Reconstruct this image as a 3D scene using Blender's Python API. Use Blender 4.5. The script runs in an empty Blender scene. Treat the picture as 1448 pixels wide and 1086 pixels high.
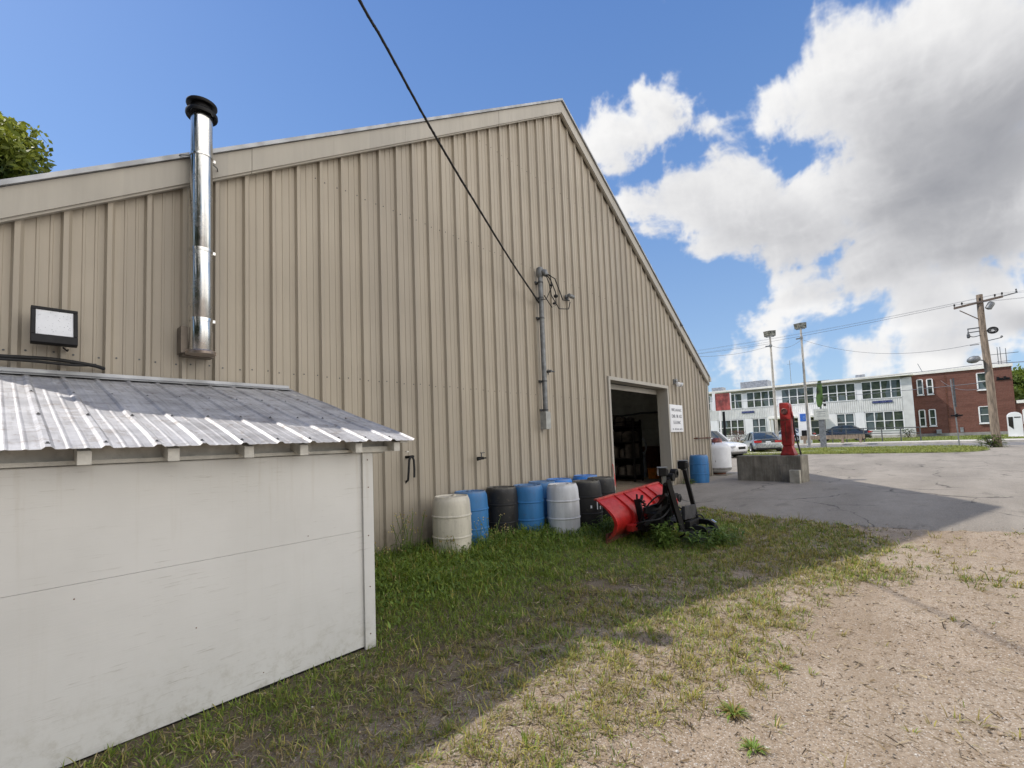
import bpy, bmesh, math, random
import numpy as np
from mathutils import Vector, Matrix, noise as mnoise
rnd = random.Random(7)
rng = np.random.default_rng(11)
sc = bpy.context.scene
col = sc.collection
PI = math.pi

# ---------------------------------------------------------------- helpers
class MB:
    """collects verts/faces, links them as one mesh object"""
    def __init__(s): s.v=[]; s.f=[]; s.m=[]
    def add(s, vs, fs, mi=0):
        b=len(s.v); s.v += [tuple(p) for p in vs]
        for f in fs: s.f.append([b+i for i in f]); s.m.append(mi)
    def box(s, c, d, rot=None, mi=0):
        x,y,z=[q/2 for q in d]
        vs=[Vector(p) for p in ((-x,-y,-z),(x,-y,-z),(x,y,-z),(-x,y,-z),(-x,-y,z),(x,-y,z),(x,y,z),(-x,y,z))]
        if rot is not None: vs=[rot@p for p in vs]
        c=Vector(c); vs=[p+c for p in vs]
        s.add(vs,[(0,3,2,1),(4,5,6,7),(0,1,5,4),(1,2,6,5),(2,3,7,6),(3,0,4,7)],mi)
    def bb(s,x0,x1,y0,y1,z0,z1,mi=0): s.box(((x0+x1)/2,(y0+y1)/2,(z0+z1)/2),(x1-x0,y1-y0,z1-z0),None,mi)
    def bar(s, a, b, w, h, mi=0, upv=(0,0,1)):
        a=Vector(a); b=Vector(b); d=(b-a); L=d.length; d.normalize()
        u=Vector(upv); 
        if abs(d.dot(u))>.98: u=Vector((0,1,0))
        r=d.cross(u).normalized(); u=r.cross(d)
        M=Matrix((r,d,u)).transposed()
        s.box((a+b)/2,(w,L,h),M,mi)
    def quad(s,a,b,c,d,mi=0): s.add((a,b,c,d),[(0,1,2,3)],mi)
    def prism(s, poly, axis, lo, hi, mi=0):
        """poly of 2D points extruded along axis: 'x' -> (y,z), 'y' -> (x,z), 'z' -> (x,y)"""
        n=len(poly)
        def P(p,t): return (t,p[0],p[1]) if axis=='x' else ((p[0],t,p[1]) if axis=='y' else (p[0],p[1],t))
        vs=[P(p,lo) for p in poly]+[P(p,hi) for p in poly]
        fs=[tuple(range(n)),tuple(range(2*n-1,n-1,-1))]+[(i,i+n,(i+1)%n+n,(i+1)%n) for i in range(n)]
        s.add(vs,fs,mi)
    def lathe(s, prof, n=24, c=(0,0,0), M=None, mi=0, cap=True):
        vs=[];fs=[]
        for r,z in prof:
            for k in range(n):
                a=2*PI*k/n; p=Vector((r*math.cos(a),r*math.sin(a),z))
                if M is not None: p=M@p
                vs.append(p+Vector(c))
        for i in range(len(prof)-1):
            for k in range(n):
                fs.append((i*n+k,i*n+(k+1)%n,(i+1)*n+(k+1)%n,(i+1)*n+k))
        if cap:
            fs.append(tuple(range(n-1,-1,-1))); fs.append(tuple((len(prof)-1)*n+k for k in range(n)))
        s.add(vs,fs,mi)
    def cyl(s,a,b,r,n=12,r2=None,mi=0):
        a=Vector(a);b=Vector(b); d=b-a; L=d.length
        q=d.to_track_quat('Z','Y').to_matrix()
        s.lathe([(r,0),(r if r2 is None else r2,L)],n,a,q,mi)
    def tube(s, pts, r, n=8, mi=0, cap=True):
        pts=[Vector(p) for p in pts]; vs=[];fs=[]
        prev=None
        for i,p in enumerate(pts):
            t=(pts[min(i+1,len(pts)-1)]-pts[max(i-1,0)]).normalized()
            if prev is None:
                u=Vector((0,0,1)) if abs(t.z)<.9 else Vector((1,0,0))
                u=(u-t*u.dot(t)).normalized()
            else: u=(prev-t*prev.dot(t)).normalized()
            prev=u; w=t.cross(u)
            rr=r[i] if isinstance(r,(list,tuple)) else r
            for k in range(n):
                a=2*PI*k/n; vs.append(p+u*(rr*math.cos(a))+w*(rr*math.sin(a)))
        for i in range(len(pts)-1):
            for k in range(n): fs.append((i*n+k,i*n+(k+1)%n,(i+1)*n+(k+1)%n,(i+1)*n+k))
        if cap:
            fs.append(tuple(range(n-1,-1,-1))); fs.append(tuple((len(pts)-1)*n+k for k in range(n)))
        s.add(vs,fs,mi)
    def loft(s, secs, mi=0, closed=True, cap=True):
        n=len(secs[0]); vs=[p for q in secs for p in q]; fs=[]
        for i in range(len(secs)-1):
            for k in range(n if closed else n-1):
                fs.append((i*n+k,i*n+(k+1)%n,(i+1)*n+(k+1)%n,(i+1)*n+k))
        if cap: fs.append(tuple(range(n-1,-1,-1))); fs.append(tuple((len(secs)-1)*n+k for k in range(n)))
        s.add(vs,fs,mi)
    def sphere(s,c,r,n=12,m=8,mi=0,sc=(1,1,1)):
        prof=[(r*math.sin(PI*i/m)+1e-4,-r*math.cos(PI*i/m)) for i in range(m+1)]
        s.lathe(prof,n,c,Matrix.Diagonal(sc),mi)
    def build(s, name, mats, parent=None, smooth=None, bevel=0):
        me=bpy.data.meshes.new(name); me.from_pydata(s.v,[],s.f)
        if not isinstance(mats,(list,tuple)): mats=[mats]
        for m in mats: me.materials.append(m)
        if len(mats)>1: me.polygons.foreach_set('material_index',s.m)
        bm=bmesh.new(); bm.from_mesh(me); bmesh.ops.recalc_face_normals(bm,faces=bm.faces); bm.to_mesh(me); bm.free()
        if smooth:
            me.polygons.foreach_set('use_smooth',[True]*len(me.polygons)); me.set_sharp_from_angle(angle=math.radians(smooth))
        me.update()
        o=bpy.data.objects.new(name,me); col.objects.link(o)
        if parent is not None: o.parent=parent
        if bevel:
            b=o.modifiers.new('b','BEVEL'); b.width=bevel; b.segments=2; b.limit_method='ANGLE'
        return o
def tag(o,label=None,cat=None,group=None,kind=None):
    if label: o['label']=label
    if cat: o['category']=cat
    if group: o['group']=group
    if kind: o['kind']=kind
    return o
def empty(name,loc=(0,0,0),rz=0,label=None,cat=None,group=None):
    o=bpy.data.objects.new(name,None); col.objects.link(o); o.location=loc; o.rotation_euler=(0,0,rz); o.empty_display_size=.2
    return tag(o,label,cat,group)
def copy_tree(o,parent=None):
    c=o.copy(); col.objects.link(c); c.parent=parent
    for ch in list(o.children): copy_tree(ch,c)
    return c
def raw_mesh(name,co,faces_flat,loop_tot,mats,attr=None,smooth=False):
    """fast numpy mesh: co (n,3), faces_flat vertex ids, loop_tot per face"""
    me=bpy.data.meshes.new(name)
    me.vertices.add(len(co)); me.vertices.foreach_set('co',np.asarray(co,dtype=np.float32).ravel())
    me.loops.add(len(faces_flat)); me.loops.foreach_set('vertex_index',np.asarray(faces_flat,dtype=np.int32))
    n=len(loop_tot); me.polygons.add(n)
    st=np.zeros(n,dtype=np.int32); st[1:]=np.cumsum(loop_tot)[:-1]
    me.polygons.foreach_set('loop_start',st); me.polygons.foreach_set('loop_total',np.asarray(loop_tot,dtype=np.int32))
    if smooth: me.polygons.foreach_set('use_smooth',[True]*n)
    for m in mats: me.materials.append(m)
    if attr is not None:
        a=me.color_attributes.new('Col','FLOAT_COLOR','POINT')
        c4=np.ones((len(co),4),dtype=np.float32); c4[:,:3]=attr; a.data.foreach_set('color',c4.ravel())
    me.update(calc_edges=True); me.validate()
    o=bpy.data.objects.new(name,me); col.objects.link(o); return o

# ---------------------------------------------------------------- terrain
PRO=[(-500,0),(9,0),(14,.12),(25,.18),(34,.25),(40,.3),(46,.45),(66,.6),(90,.9),(1000,2)]
def gz(x):
    for (a,b),(c,d) in zip(PRO,PRO[1:]):
        if x<=c: return b+(d-b)*(x-a)/(c-a)
    return 2.
def vnoise(x,y,s=1.,o=4,seed=0.):
    return mnoise.fractal(Vector((x*s+seed,y*s-seed*1.7,seed*.37)),1.,2.,o)

# ---------------------------------------------------------------- materials
class NT:
    def __init__(s,mat): s.t=mat.node_tree; s.n=s.t.nodes; s.l=s.t.links
    def new(s,typ,**kw):
        n=s.n.new(typ)
        for k,v in kw.items():
            if k.startswith('i_'):
                key=k[2:]; key=int(key) if key.isdigit() else key.replace('_',' ')
                n.inputs[key].default_value=v
            else: setattr(n,k,v)
        return n
    def link(s,a,b): s.l.new(a,b)
    def math(s,op,a,b=None,c=None,clamp=False):
        n=s.n.new('ShaderNodeMath'); n.operation=op; n.use_clamp=clamp
        for i,q in enumerate((a,b,c)):
            if q is None: continue
            if isinstance(q,(int,float)): n.inputs[i].default_value=q
            else: s.l.new(q,n.inputs[i])
        return n.outputs[0]
    def mix(s,fac,a,b,blend='MIX'):
        n=s.n.new('ShaderNodeMix'); n.data_type='RGBA'; n.blend_type=blend
        for key,q in ((0,fac),(6,a),(7,b)):
            if isinstance(q,(int,float)): n.inputs[key].default_value=q
            elif isinstance(q,(tuple,list)): n.inputs[key].default_value=(*q,1) if len(q)==3 else q
            else: s.l.new(q,n.inputs[key])
        return n.outputs[2]
    def noise(s,vec,scale,detail=4,rough=.55,dist=0.):
        n=s.n.new('ShaderNodeTexNoise'); n.inputs['Scale'].default_value=scale; n.inputs['Detail'].default_value=detail
        n.inputs['Roughness'].default_value=rough; n.inputs['Distortion'].default_value=dist
        if vec is not None: s.l.new(vec,n.inputs['Vector'])
        return n.outputs['Fac']
    def voro(s,vec,scale,feature='F1',out='Distance',rand=1.):
        n=s.n.new('ShaderNodeTexVoronoi'); n.feature=feature; n.inputs['Scale'].default_value=scale; n.inputs['Randomness'].default_value=rand
        if vec is not None: s.l.new(vec,n.inputs['Vector'])
        return n.outputs[out]
    def mapr(s,v,a,b,c=0.,d=1.,smooth=True):
        n=s.n.new('ShaderNodeMapRange'); n.interpolation_type='SMOOTHSTEP' if smooth else 'LINEAR'
        s.l.new(v,n.inputs[0])
        for i,q in enumerate((a,b,c,d)): n.inputs[i+1].default_value=q
        return n.outputs[0]
    def coords(s,scale=(1,1,1),kind='Object',loc=(0,0,0)):
        tc=s.n.new('ShaderNodeTexCoord'); mp=s.n.new('ShaderNodeMapping'); mp.inputs['Scale'].default_value=scale; mp.inputs['Location'].default_value=loc
        if kind=='World':
            g=s.n.new('ShaderNodeNewGeometry'); s.l.new(g.outputs['Position'],mp.inputs['Vector'])
        else: s.l.new(tc.outputs[kind],mp.inputs['Vector'])
        return mp.outputs[0]
    def bump(s,h,strength=.3,dist=.01,prev=None):
        n=s.n.new('ShaderNodeBump'); n.inputs['Strength'].default_value=strength; n.inputs['Distance'].default_value=dist
        s.l.new(h,n.inputs['Height'])
        if prev is not None: s.l.new(prev,n.inputs['Normal'])
        return n.outputs[0]
def new_mat(name):
    m=bpy.data.materials.new(name); m.use_nodes=True
    nt=NT(m); b=nt.n['Principled BSDF']; return m,nt,b
def simple(name,c,rough=.6,metal=0.,var=.15,scale=6.,bump=.0,bscale=60.,dirt=0.,dirtcol=(.08,.06,.045),kind='World',stretch=(1,1,1),spec=.5,coat=0.):
    m,nt,b=new_mat(name)
    v=nt.coords(stretch,kind)
    n1=nt.noise(v,scale,6,.6)
    lo=tuple(max(0,q*(1-var*1.6)) for q in c); hi=tuple(min(1,q*(1+var)) for q in c)
    cc=nt.mix(nt.mapr(n1,.3,.7),lo,hi)
    if dirt:
        n2=nt.noise(v,scale*2.7,8,.7); cc=nt.mix(nt.math('MULTIPLY',nt.mapr(n2,.52,.75),dirt),cc,dirtcol)
    nt.link(cc,b.inputs['Base Color'])
    n3=nt.noise(v,scale*4,4); nt.link(nt.mapr(n3,.2,.8,max(0,rough-.1),min(1,rough+.1),False),b.inputs['Roughness'])
    b.inputs['Metallic'].default_value=metal; b.inputs['Specular IOR Level'].default_value=spec
    if coat: b.inputs['Coat Weight'].default_value=coat; b.inputs['Coat Roughness'].default_value=.08
    if bump:
        nt.link(nt.bump(nt.noise(v,bscale,5,.6),bump,.01),b.inputs['Normal'])
    return m

# --- siding (warm beige painted ribbed steel) with streaks and grime
def siding_mat(name,base,low=1.):
    m,nt,b=new_mat(name)
    g=nt.coords((1,1,1),'World'); st=nt.coords((9,9,.35),'World'); st2=nt.coords((30,30,.8),'World')
    n=nt.noise(st,1.2,6,.65); n2=nt.noise(g,.7,5); n3=nt.noise(st2,1.,5,.7)
    c=nt.mix(nt.mapr(n,.25,.75),tuple(q*.93 for q in base),tuple(q*1.04 for q in base))
    c=nt.mix(nt.mapr(n2,.35,.7,0,.35),c,tuple(q*w for q,w in zip(base,(.84,.86,.9))))
    c=nt.mix(nt.mapr(n3,.58,.8,0,.22),c,(base[0]*.55,base[1]*.5,base[2]*.45))
    sep=nt.new('ShaderNodeSeparateXYZ'); nt.link(g,sep.inputs[0])
    pid=nt.new('ShaderNodeTexWhiteNoise'); pid.noise_dimensions='1D'; nt.link(nt.math('FLOOR',nt.math('DIVIDE',nt.math('ADD',sep.outputs[0],.09),.9225)),pid.inputs['W'])
    c=nt.mix(1.,c,nt.mix(pid.outputs['Value'],(.93,.93,.935),(1.05,1.045,1.03)),'MULTIPLY')
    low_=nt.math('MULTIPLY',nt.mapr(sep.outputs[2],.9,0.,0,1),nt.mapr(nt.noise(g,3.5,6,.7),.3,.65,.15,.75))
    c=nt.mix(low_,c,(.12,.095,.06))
    nt.link(c,b.inputs['Base Color'])
    nt.link(nt.mapr(n2,.3,.7,.42,.6),b.inputs['Roughness'])
    nt.link(nt.bump(nt.noise(nt.coords((2.2,2.2,.6),'World'),1.6,3),.25,.05),b.inputs['Normal'])
    return m
M={}
M['siding']=siding_mat('siding_paint',(.36,.316,.25))
M['trim']=siding_mat('trim_paint',(.385,.36,.31))
M['galv']=simple('galvanised_steel',(.33,.34,.355),.5,.6,.2,5,.05,25)
M['pipe_grey']=simple('grey_conduit',(.20,.21,.215),.5,.3,.2,8)
M['pipe_dark']=simple('dark_grey_metal',(.09,.095,.1),.5,.3,.2,8)
M['black']=simple('black_paint',(.007,.007,.008),.5,0,.3,9,dirt=.2,dirtcol=(.035,.03,.025),spec=.25)
M['rubber']=simple('black_rubber',(.012,.012,.012),.7,0,.2,20)
M['black_iron']=simple('black_iron',(.010,.0095,.009),.6,.0,.3,12,dirt=.5,dirtcol=(.045,.026,.016),spec=.25)
M['concrete']=None
M['dark_void']=simple('dark_interior',(.018,.016,.012),.9,0,.3,3)

def chimney_mat():
    m,nt,b=new_mat('stainless_steel')
    v=nt.coords((1,1,1),'World'); st=nt.coords((20,20,.5),'World')
    c=nt.mix(nt.mapr(nt.noise(st,1,5),.3,.7),(.50,.50,.49),(.68,.68,.67)); nt.link(c,b.inputs['Base Color'])
    b.inputs['Metallic'].default_value=1; nt.link(nt.mapr(nt.noise(v,6,5),.3,.7,.16,.30),b.inputs['Roughness'])
    nt.link(nt.bump(nt.noise(nt.coords((3,3,1),'World'),4,2),.05,.02),b.inputs['Normal'])
    return m
M['stainless']=chimney_mat()

def shed_white():
    m,nt,b=new_mat('white_shed_paint')
    g=nt.coords((1,1,1),'World'); gr=nt.coords((5.,5.,75),'World'); 
    n=nt.noise(g,.9,5,.6); ck=nt.noise(gr,1.,6,.7); msk=nt.noise(g,2.2,4,.6)
    c=nt.mix(nt.mapr(n,.3,.7),(.545,.545,.53),(.61,.61,.597))
    sep=nt.new('ShaderNodeSeparateXYZ'); nt.link(g,sep.inputs[0]); z=sep.outputs[2]
    low=nt.mapr(z,1.0,0.,.0,1.)
    thr=nt.math('ADD',nt.math('MULTIPLY',nt.mapr(msk,.42,.7),.75),nt.math('MULTIPLY',low,.22))
    crack=nt.math('MULTIPLY',nt.mapr(ck,.585,.66),thr,clamp=True)
    c=nt.mix(nt.math('MULTIPLY',crack,.6),c,(.24,.22,.18))
    dr=nt.noise(nt.coords((16,16,.7),'World'),1.,5,.7); c=nt.mix(nt.math('MULTIPLY',nt.mapr(dr,.5,.75),nt.math('ADD',nt.math('MULTIPLY',nt.mapr(z,.9,1.6),.22),.06)),c,(.33,.28,.2))
    # dirt near the ground
    dn=nt.noise(g,9,8,.75); d2=nt.math('MULTIPLY',nt.mapr(z,.55,-.05),nt.mapr(dn,.45,.7))
    c=nt.mix(nt.math('MULTIPLY',d2,.5),c,(.3,.28,.22))
    spl=nt.math('MULTIPLY',nt.mapr(nt.voro(g,42),.10,.05),nt.math('MULTIPLY',nt.mapr(z,.5,.0),nt.mapr(nt.noise(g,5,3),.5,.6)))
    c=nt.mix(nt.math('MULTIPLY',spl,.5),c,(.16,.14,.1))
    nt.link(c,b.inputs['Base Color']); b.inputs['Roughness'].default_value=.6; b.inputs['Specular IOR Level'].default_value=.3
    h=nt.math('ADD',nt.math('MULTIPLY',ck,.5),nt.math('MULTIPLY',nt.noise(g,5,3),.8))
    nt.link(nt.bump(h,.22,.008),b.inputs['Normal'])
    return m
M['shed_white']=shed_white()
M['rafter']=simple('rafter_paint',(.56,.55,.51),.7,0,.15,7,.1,30,dirt=.25)

def shed_roof_mat():
    m,nt,b=new_mat('weathered_galvalume')
    g=nt.coords((1,1,1),'World'); st=nt.coords((14,1.2,1.2),'World')
    n=nt.noise(g,3.5,8,.65); n2=nt.noise(st,1.4,6,.7); n3=nt.noise(g,9,8,.75,.6)
    c=nt.mix(nt.mapr(n,.3,.7),(.34,.34,.35),(.53,.53,.54))
    c=nt.mix(nt.mapr(n2,.5,.72,0,.5),c,(.26,.25,.245))
    c=nt.mix(nt.mapr(n3,.5,.68,0,.75),c,(.20,.165,.135)); c=nt.mix(nt.mapr(nt.noise(nt.coords((40,2,2),'World'),1.,4,.7),.5,.75,0,.4),c,(.13,.115,.10))
    nt.link(c,b.inputs['Base Color']); nt.link(nt.mapr(n,.3,.7,.4,.25),b.inputs['Metallic'])
    nt.link(nt.mapr(n3,.3,.7,.48,.66),b.inputs['Roughness'])
    nt.link(nt.bump(nt.noise(g,2.2,3),.25,.05),b.inputs['Normal'])
    return m
M['shed_roof']=shed_roof_mat()

def ground_mat():
    m,nt,b=new_mat('gravel_ground')
    g=nt.coords((1,1,1),'World')
    big=nt.noise(g,.35,5,.6); mid=nt.noise(g,2.3,6,.65); fine=nt.noise(g,38,6,.75); med=nt.noise(g,11,6,.7)
    vo=nt.new('ShaderNodeTexVoronoi'); vo.inputs['Scale'].default_value=75; nt.link(g,vo.inputs['Vector'])
    vo2=nt.new('ShaderNodeTexVoronoi'); vo2.inputs['Scale'].default_value=150; nt.link(g,vo2.inputs['Vector'])
    sepc=nt.new('ShaderNodeSeparateColor'); nt.link(vo.outputs['Color'],sepc.inputs[0])
    sepd=nt.new('ShaderNodeSeparateColor'); nt.link(vo2.outputs['Color'],sepd.inputs[0])
    c=nt.mix(nt.mapr(mid,.3,.7),(.25,.188,.128),(.335,.262,.19))
    c=nt.mix(nt.mapr(big,.4,.66,0,.8),c,(.35,.284,.212))
    c=nt.mix(nt.mapr(sepc.outputs[0],.4,.9,0,.3),c,(.48,.41,.33))
    c=nt.mix(nt.mapr(sepc.outputs[1],.80,.95,0,.45),c,(.13,.105,.08))
    c=nt.mix(nt.mapr(sepd.outputs[0],.85,.95,0,.6),c,(.62,.58,.52))
    c=nt.mix(nt.mapr(fine,.52,.72,0,.55),c,(.14,.10,.065))
    c=nt.mix(nt.mapr(med,.56,.74,0,.45),c,(.2,.15,.10))
    tr=nt.noise(nt.coords((.16,1.5,1),'World',loc=(0,.3,0)),1.,5,.6); c=nt.mix(nt.mapr(tr,.48,.68,0,.5),c,(.215,.16,.105))
    # organic brown soil close to the buildings (where the grass grows)
    sep=nt.new('ShaderNodeSeparateXYZ'); nt.link(g,sep.inputs[0])
    yy=nt.math('ADD',sep.outputs[1],nt.math('MULTIPLY',mid,1.6))
    soil=nt.math('MULTIPLY',nt.mapr(yy,-3.6,-1.6),nt.mapr(sep.outputs[0],11.5,9.0))
    c=nt.mix(nt.math('MULTIPLY',soil,.75),c,(.085,.07,.042))
    nt.link(c,b.inputs['Base Color']); b.inputs['Roughness'].default_value=.95; b.inputs['Specular IOR Level'].default_value=.15
    h=nt.math('ADD',nt.math('MULTIPLY',nt.math('SUBTRACT',1.,vo.outputs['Distance']),.5),nt.math('MULTIPLY',fine,.9))
    bp=nt.bump(h,.6,.010); bp=nt.bump(med,.45,.04,bp); bp=nt.bump(tr,.5,.06,bp); nt.link(bp,b.inputs['Normal'])
    return m
M['ground']=ground_mat()
def asphalt_mat(name,base=(.255,.23,.195),cracks=True):
    m,nt,b=new_mat(name)
    g=nt.coords((1,1,1),'World'); tr=nt.coords((.35,1.3,1),'World')
    n=nt.noise(tr,.55,6,.65); n2=nt.noise(g,3.2,6,.7); f=nt.noise(g,60,5,.75)
    c=nt.mix(nt.mapr(n,.3,.7),tuple(q*.8 for q in base),tuple(q*1.18 for q in base))
    c=nt.mix(nt.mapr(n2,.45,.7,0,.35),c,(base[0]*.7,base[1]*.68,base[2]*.64))
    vo=nt.new('ShaderNodeTexVoronoi'); vo.inputs['Scale'].default_value=110; nt.link(g,vo.inputs['Vector'])
    sepc=nt.new('ShaderNodeSeparateColor'); nt.link(vo.outputs['Color'],sepc.inputs[0])
    c=nt.mix(nt.mapr(sepc.outputs[0],.7,.95,0,.5),c,(base[0]*1.7,base[1]*1.65,base[2]*1.6))
    c=nt.mix(nt.mapr(f,.52,.7,0,.6),c,tuple(q*.45 for q in base))
    if cracks:
        wn=nt.new('ShaderNodeTexNoise'); wn.inputs['Scale'].default_value=1.4; wn.inputs['Detail'].default_value=5; nt.link(g,wn.inputs['Vector'])
        va=nt.new('ShaderNodeVectorMath',operation='MULTIPLY_ADD'); nt.link(wn.outputs['Color'],va.inputs[0]); va.inputs[1].default_value=(.9,.9,0); nt.link(g,va.inputs[2])
        e=nt.voro(va.outputs[0],.38,'DISTANCE_TO_EDGE'); 
        ck=nt.math('MULTIPLY',nt.mapr(e,.012,.003),nt.mapr(nt.noise(g,.6,3),.42,.55))
        c=nt.mix(nt.math('MULTIPLY',ck,.75),c,(.05,.045,.04))
        pt=nt.mapr(nt.noise(nt.coords((.8,1.6,1),'World',loc=(3,1,0)),.8,5,.7),.6,.66,0,.45); c=nt.mix(pt,c,tuple(q*.55 for q in base))
    nt.link(c,b.inputs['Base Color']); b.inputs['Roughness'].default_value=.9; b.inputs['Specular IOR Level'].default_value=.25
    bp=nt.bump(f,.5,.008); bp=nt.bump(n2,.3,.03,bp); nt.link(bp,b.inputs['Normal'])
    return m
M['asphalt']=asphalt_mat('worn_asphalt')
M['street']=asphalt_mat('street_asphalt',(.19,.185,.18),False)
M['sidewalk']=simple('sidewalk_concrete',(.52,.49,.43),.9,0,.12,2,.2,40)
M['kerb']=simple('kerb_concrete',(.45,.42,.37),.9,0,.15,2,.2,40)
M['lawn']=simple('lawn_turf',(.16,.19,.05),.95,0,.5,2.2,.8,30,dirt=.45,dirtcol=(.17,.14,.05))
def concrete_mat():
    m,nt,b=new_mat('stained_concrete')
    g=nt.coords((1,1,1),'World'); st=nt.coords((5,5,.5),'World')
    n=nt.noise(g,2.5,7,.7); s=nt.noise(st,1.3,6,.7); f=nt.noise(g,30,5)
    c=nt.mix(nt.mapr(n,.3,.7),(.15,.135,.105),(.29,.265,.215)); c=nt.mix(nt.mapr(s,.42,.66,0,.75),c,(.10,.09,.07)); c=nt.mix(nt.mapr(f,.6,.75,0,.4),c,(.08,.075,.06))
    nt.link(c,b.inputs['Base Color']); b.inputs['Roughness'].default_value=.92
    nt.link(nt.bump(nt.math('ADD',n,f),.4,.015),b.inputs['Normal']); return m
M['concrete']=concrete_mat()
def leafcol(name,trans=.25,rough=.55):
    m,nt,b=new_mat(name)
    a=nt.new('ShaderNodeVertexColor',layer_name='Col'); nt.link(a.outputs[0],b.inputs['Base Color'])
    b.inputs['Roughness'].default_value=rough; b.inputs['Specular IOR Level'].default_value=.3
    tr=nt.new('ShaderNodeBsdfTranslucent'); mx=nt.new('ShaderNodeMixShader',i_0=trans)
    hs=nt.mix(1.,a.outputs[0],(1.25,1.2,.7),'MULTIPLY'); nt.link(hs,tr.inputs[0])
    nt.link(b.outputs[0],mx.inputs[1]); nt.link(tr.outputs[0],mx.inputs[2]); nt.link(mx.outputs[0],nt.n['Material Output'].inputs[0])
    return m
M['leaf']=leafcol('leaf_blades'); 
def vcol(name,rough=.9):
    m,nt,b=new_mat(name); a=nt.new('ShaderNodeVertexColor',layer_name='Col')
    g=nt.coords((1,1,1),'World'); c=nt.mix(nt.mapr(nt.noise(g,120,4),.35,.7,0,.5),a.outputs[0],(.1,.08,.06)); nt.link(c,b.inputs['Base Color']); b.inputs['Roughness'].default_value=rough; return m
M['stone']=vcol('pebble_stone')
def barrel_mat(name,c,rough=.5,dirt=.5):
    m,nt,b=new_mat(name)
    g=nt.coords((1,1,1),'World'); st=nt.coords((6,6,1),'World')
    n=nt.noise(st,1.5,6,.7); n2=nt.noise(g,14,7,.75)
    cc=nt.mix(nt.mapr(n,.3,.7),tuple(q*.82 for q in c),tuple(min(1,q*1.1) for q in c))
    cc=nt.mix(nt.math('MULTIPLY',nt.mapr(n2,.55,.72),dirt),cc,(.11,.09,.06))
    sep=nt.new('ShaderNodeSeparateXYZ'); nt.link(nt.coords((1,1,1),'Object'),sep.inputs[0])
    top=nt.math('MULTIPLY',nt.mapr(sep.outputs[2],.84,.9),nt.mapr(n2,.3,.6,.1,.5)); cc=nt.mix(top,cc,(.3,.28,.22) if c[0]<.5 else (.5,.45,.34))
    nt.link(cc,b.inputs['Base Color']); nt.link(nt.mapr(n,.3,.7,rough-.08,rough+.12),b.inputs['Roughness'])
    nt.link(nt.bump(nt.noise(g,7,4),.15,.02),b.inputs['Normal']); return m
M['b_cream']=barrel_mat('cream_plastic',(.56,.525,.44),dirt=.4); M['b_white']=barrel_mat('white_plastic',(.58,.595,.62),dirt=.25)
M['b_blue']=barrel_mat('blue_plastic',(.03,.16,.38)); M['b_bright']=barrel_mat('bright_blue_plastic',(.02,.2,.62)); M['b_black']=barrel_mat('black_plastic',(.011,.011,.012),.55)
def plow_red():
    m,nt,b=new_mat('plow_red_paint')
    g=nt.coords((1,1,1),'World'); sc_=nt.coords((3,3,40),'World')
    n=nt.noise(g,4,6,.6); k=nt.noise(sc_,1.2,6,.75); k2=nt.noise(nt.coords((1,1,1),'World'),22,7,.75)
    c=nt.mix(nt.mapr(n,.3,.7),(.38,.011,.009),(.55,.02,.016)); c=nt.mix(nt.mapr(k,.62,.72,0,.55),c,(.50,.17,.13)); c=nt.mix(nt.mapr(k2,.60,.70,0,.8),c,(.10,.035,.025))
    sep=nt.new('ShaderNodeSeparateXYZ'); nt.link(g,sep.inputs[0]); c=nt.mix(nt.math('MULTIPLY',nt.mapr(sep.outputs[2],.32,.05),nt.mapr(k2,.35,.6)),c,(.13,.07,.045))
    nt.link(c,b.inputs['Base Color']); nt.link(nt.mapr(k2,.3,.7,.32,.6),b.inputs['Roughness']); return m
M['red']=plow_red()
M['pumpred']=simple('faded_red_paint',(.30,.018,.016),.5,0,.35,5,dirt=.4,dirtcol=(.09,.02,.015))
M['orange']=simple('orange_plastic',(.7,.22,.02),.5)
M['white']=simple('white_enamel',(.72,.73,.74),.45,0,.06,3,dirt=.12,dirtcol=(.3,.25,.18))
M['tank_base']=simple('tank_grime',(.32,.31,.29),.6,0,.3,6,dirt=.6)
M['rust']=simple('rust',(.13,.05,.03),.85,0,.3,10)
M['chrome']=simple('bright_metal',(.75,.75,.75),.15,1,.05,4)
M['sign_white']=simple('sign_white',(.78,.79,.81),.4,0,.03,3)
M['sign_ink']=simple('sign_grey_ink',(.16,.17,.2),.6,0,.1,30)
M['navy']=simple('navy_sign',(.02,.03,.13),.5); M['blue_sign']=simple('blue_sign',(.03,.13,.5),.4)
M['wood']=simple('weathered_pole_wood',(.25,.195,.145),.9,0,.35,5,.5,22,dirt=.45,dirtcol=(.08,.055,.04),stretch=(4,4,.35))
M['wire']=simple('grey_wire',(.16,.165,.18),.7)
M['bark']=simple('bark',(.11,.08,.055),.95,0,.3,8,.6,15,stretch=(3,3,.6))
M['glass_dark']=None
# ================================================================ METAL BUILDING
XL,XR,XP=-.15,17.85,8.72      # gable wall: left end, right end, ridge
ZE,ZP=3.93,9.67               # roof edge height at the eaves / ridge
def roofz(x): return ZP-(.647*(XP-x) if x<XP else .629*(x-XP))
DX0,DX1,DZ=10.5,14.1,3.17     # door opening
RIB0,RIBS=.126,.3075
bld=empty('metal_building',(XP,0,0),0,'long beige ribbed metal building with tall gable wall and open garage door','building')
def B(mb,name,m,**k):
    o=mb.build(name,m,None,**k); o.parent=bld; o.matrix_parent_inverse=Matrix.Translation((-XP,0,0)); return o
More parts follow.
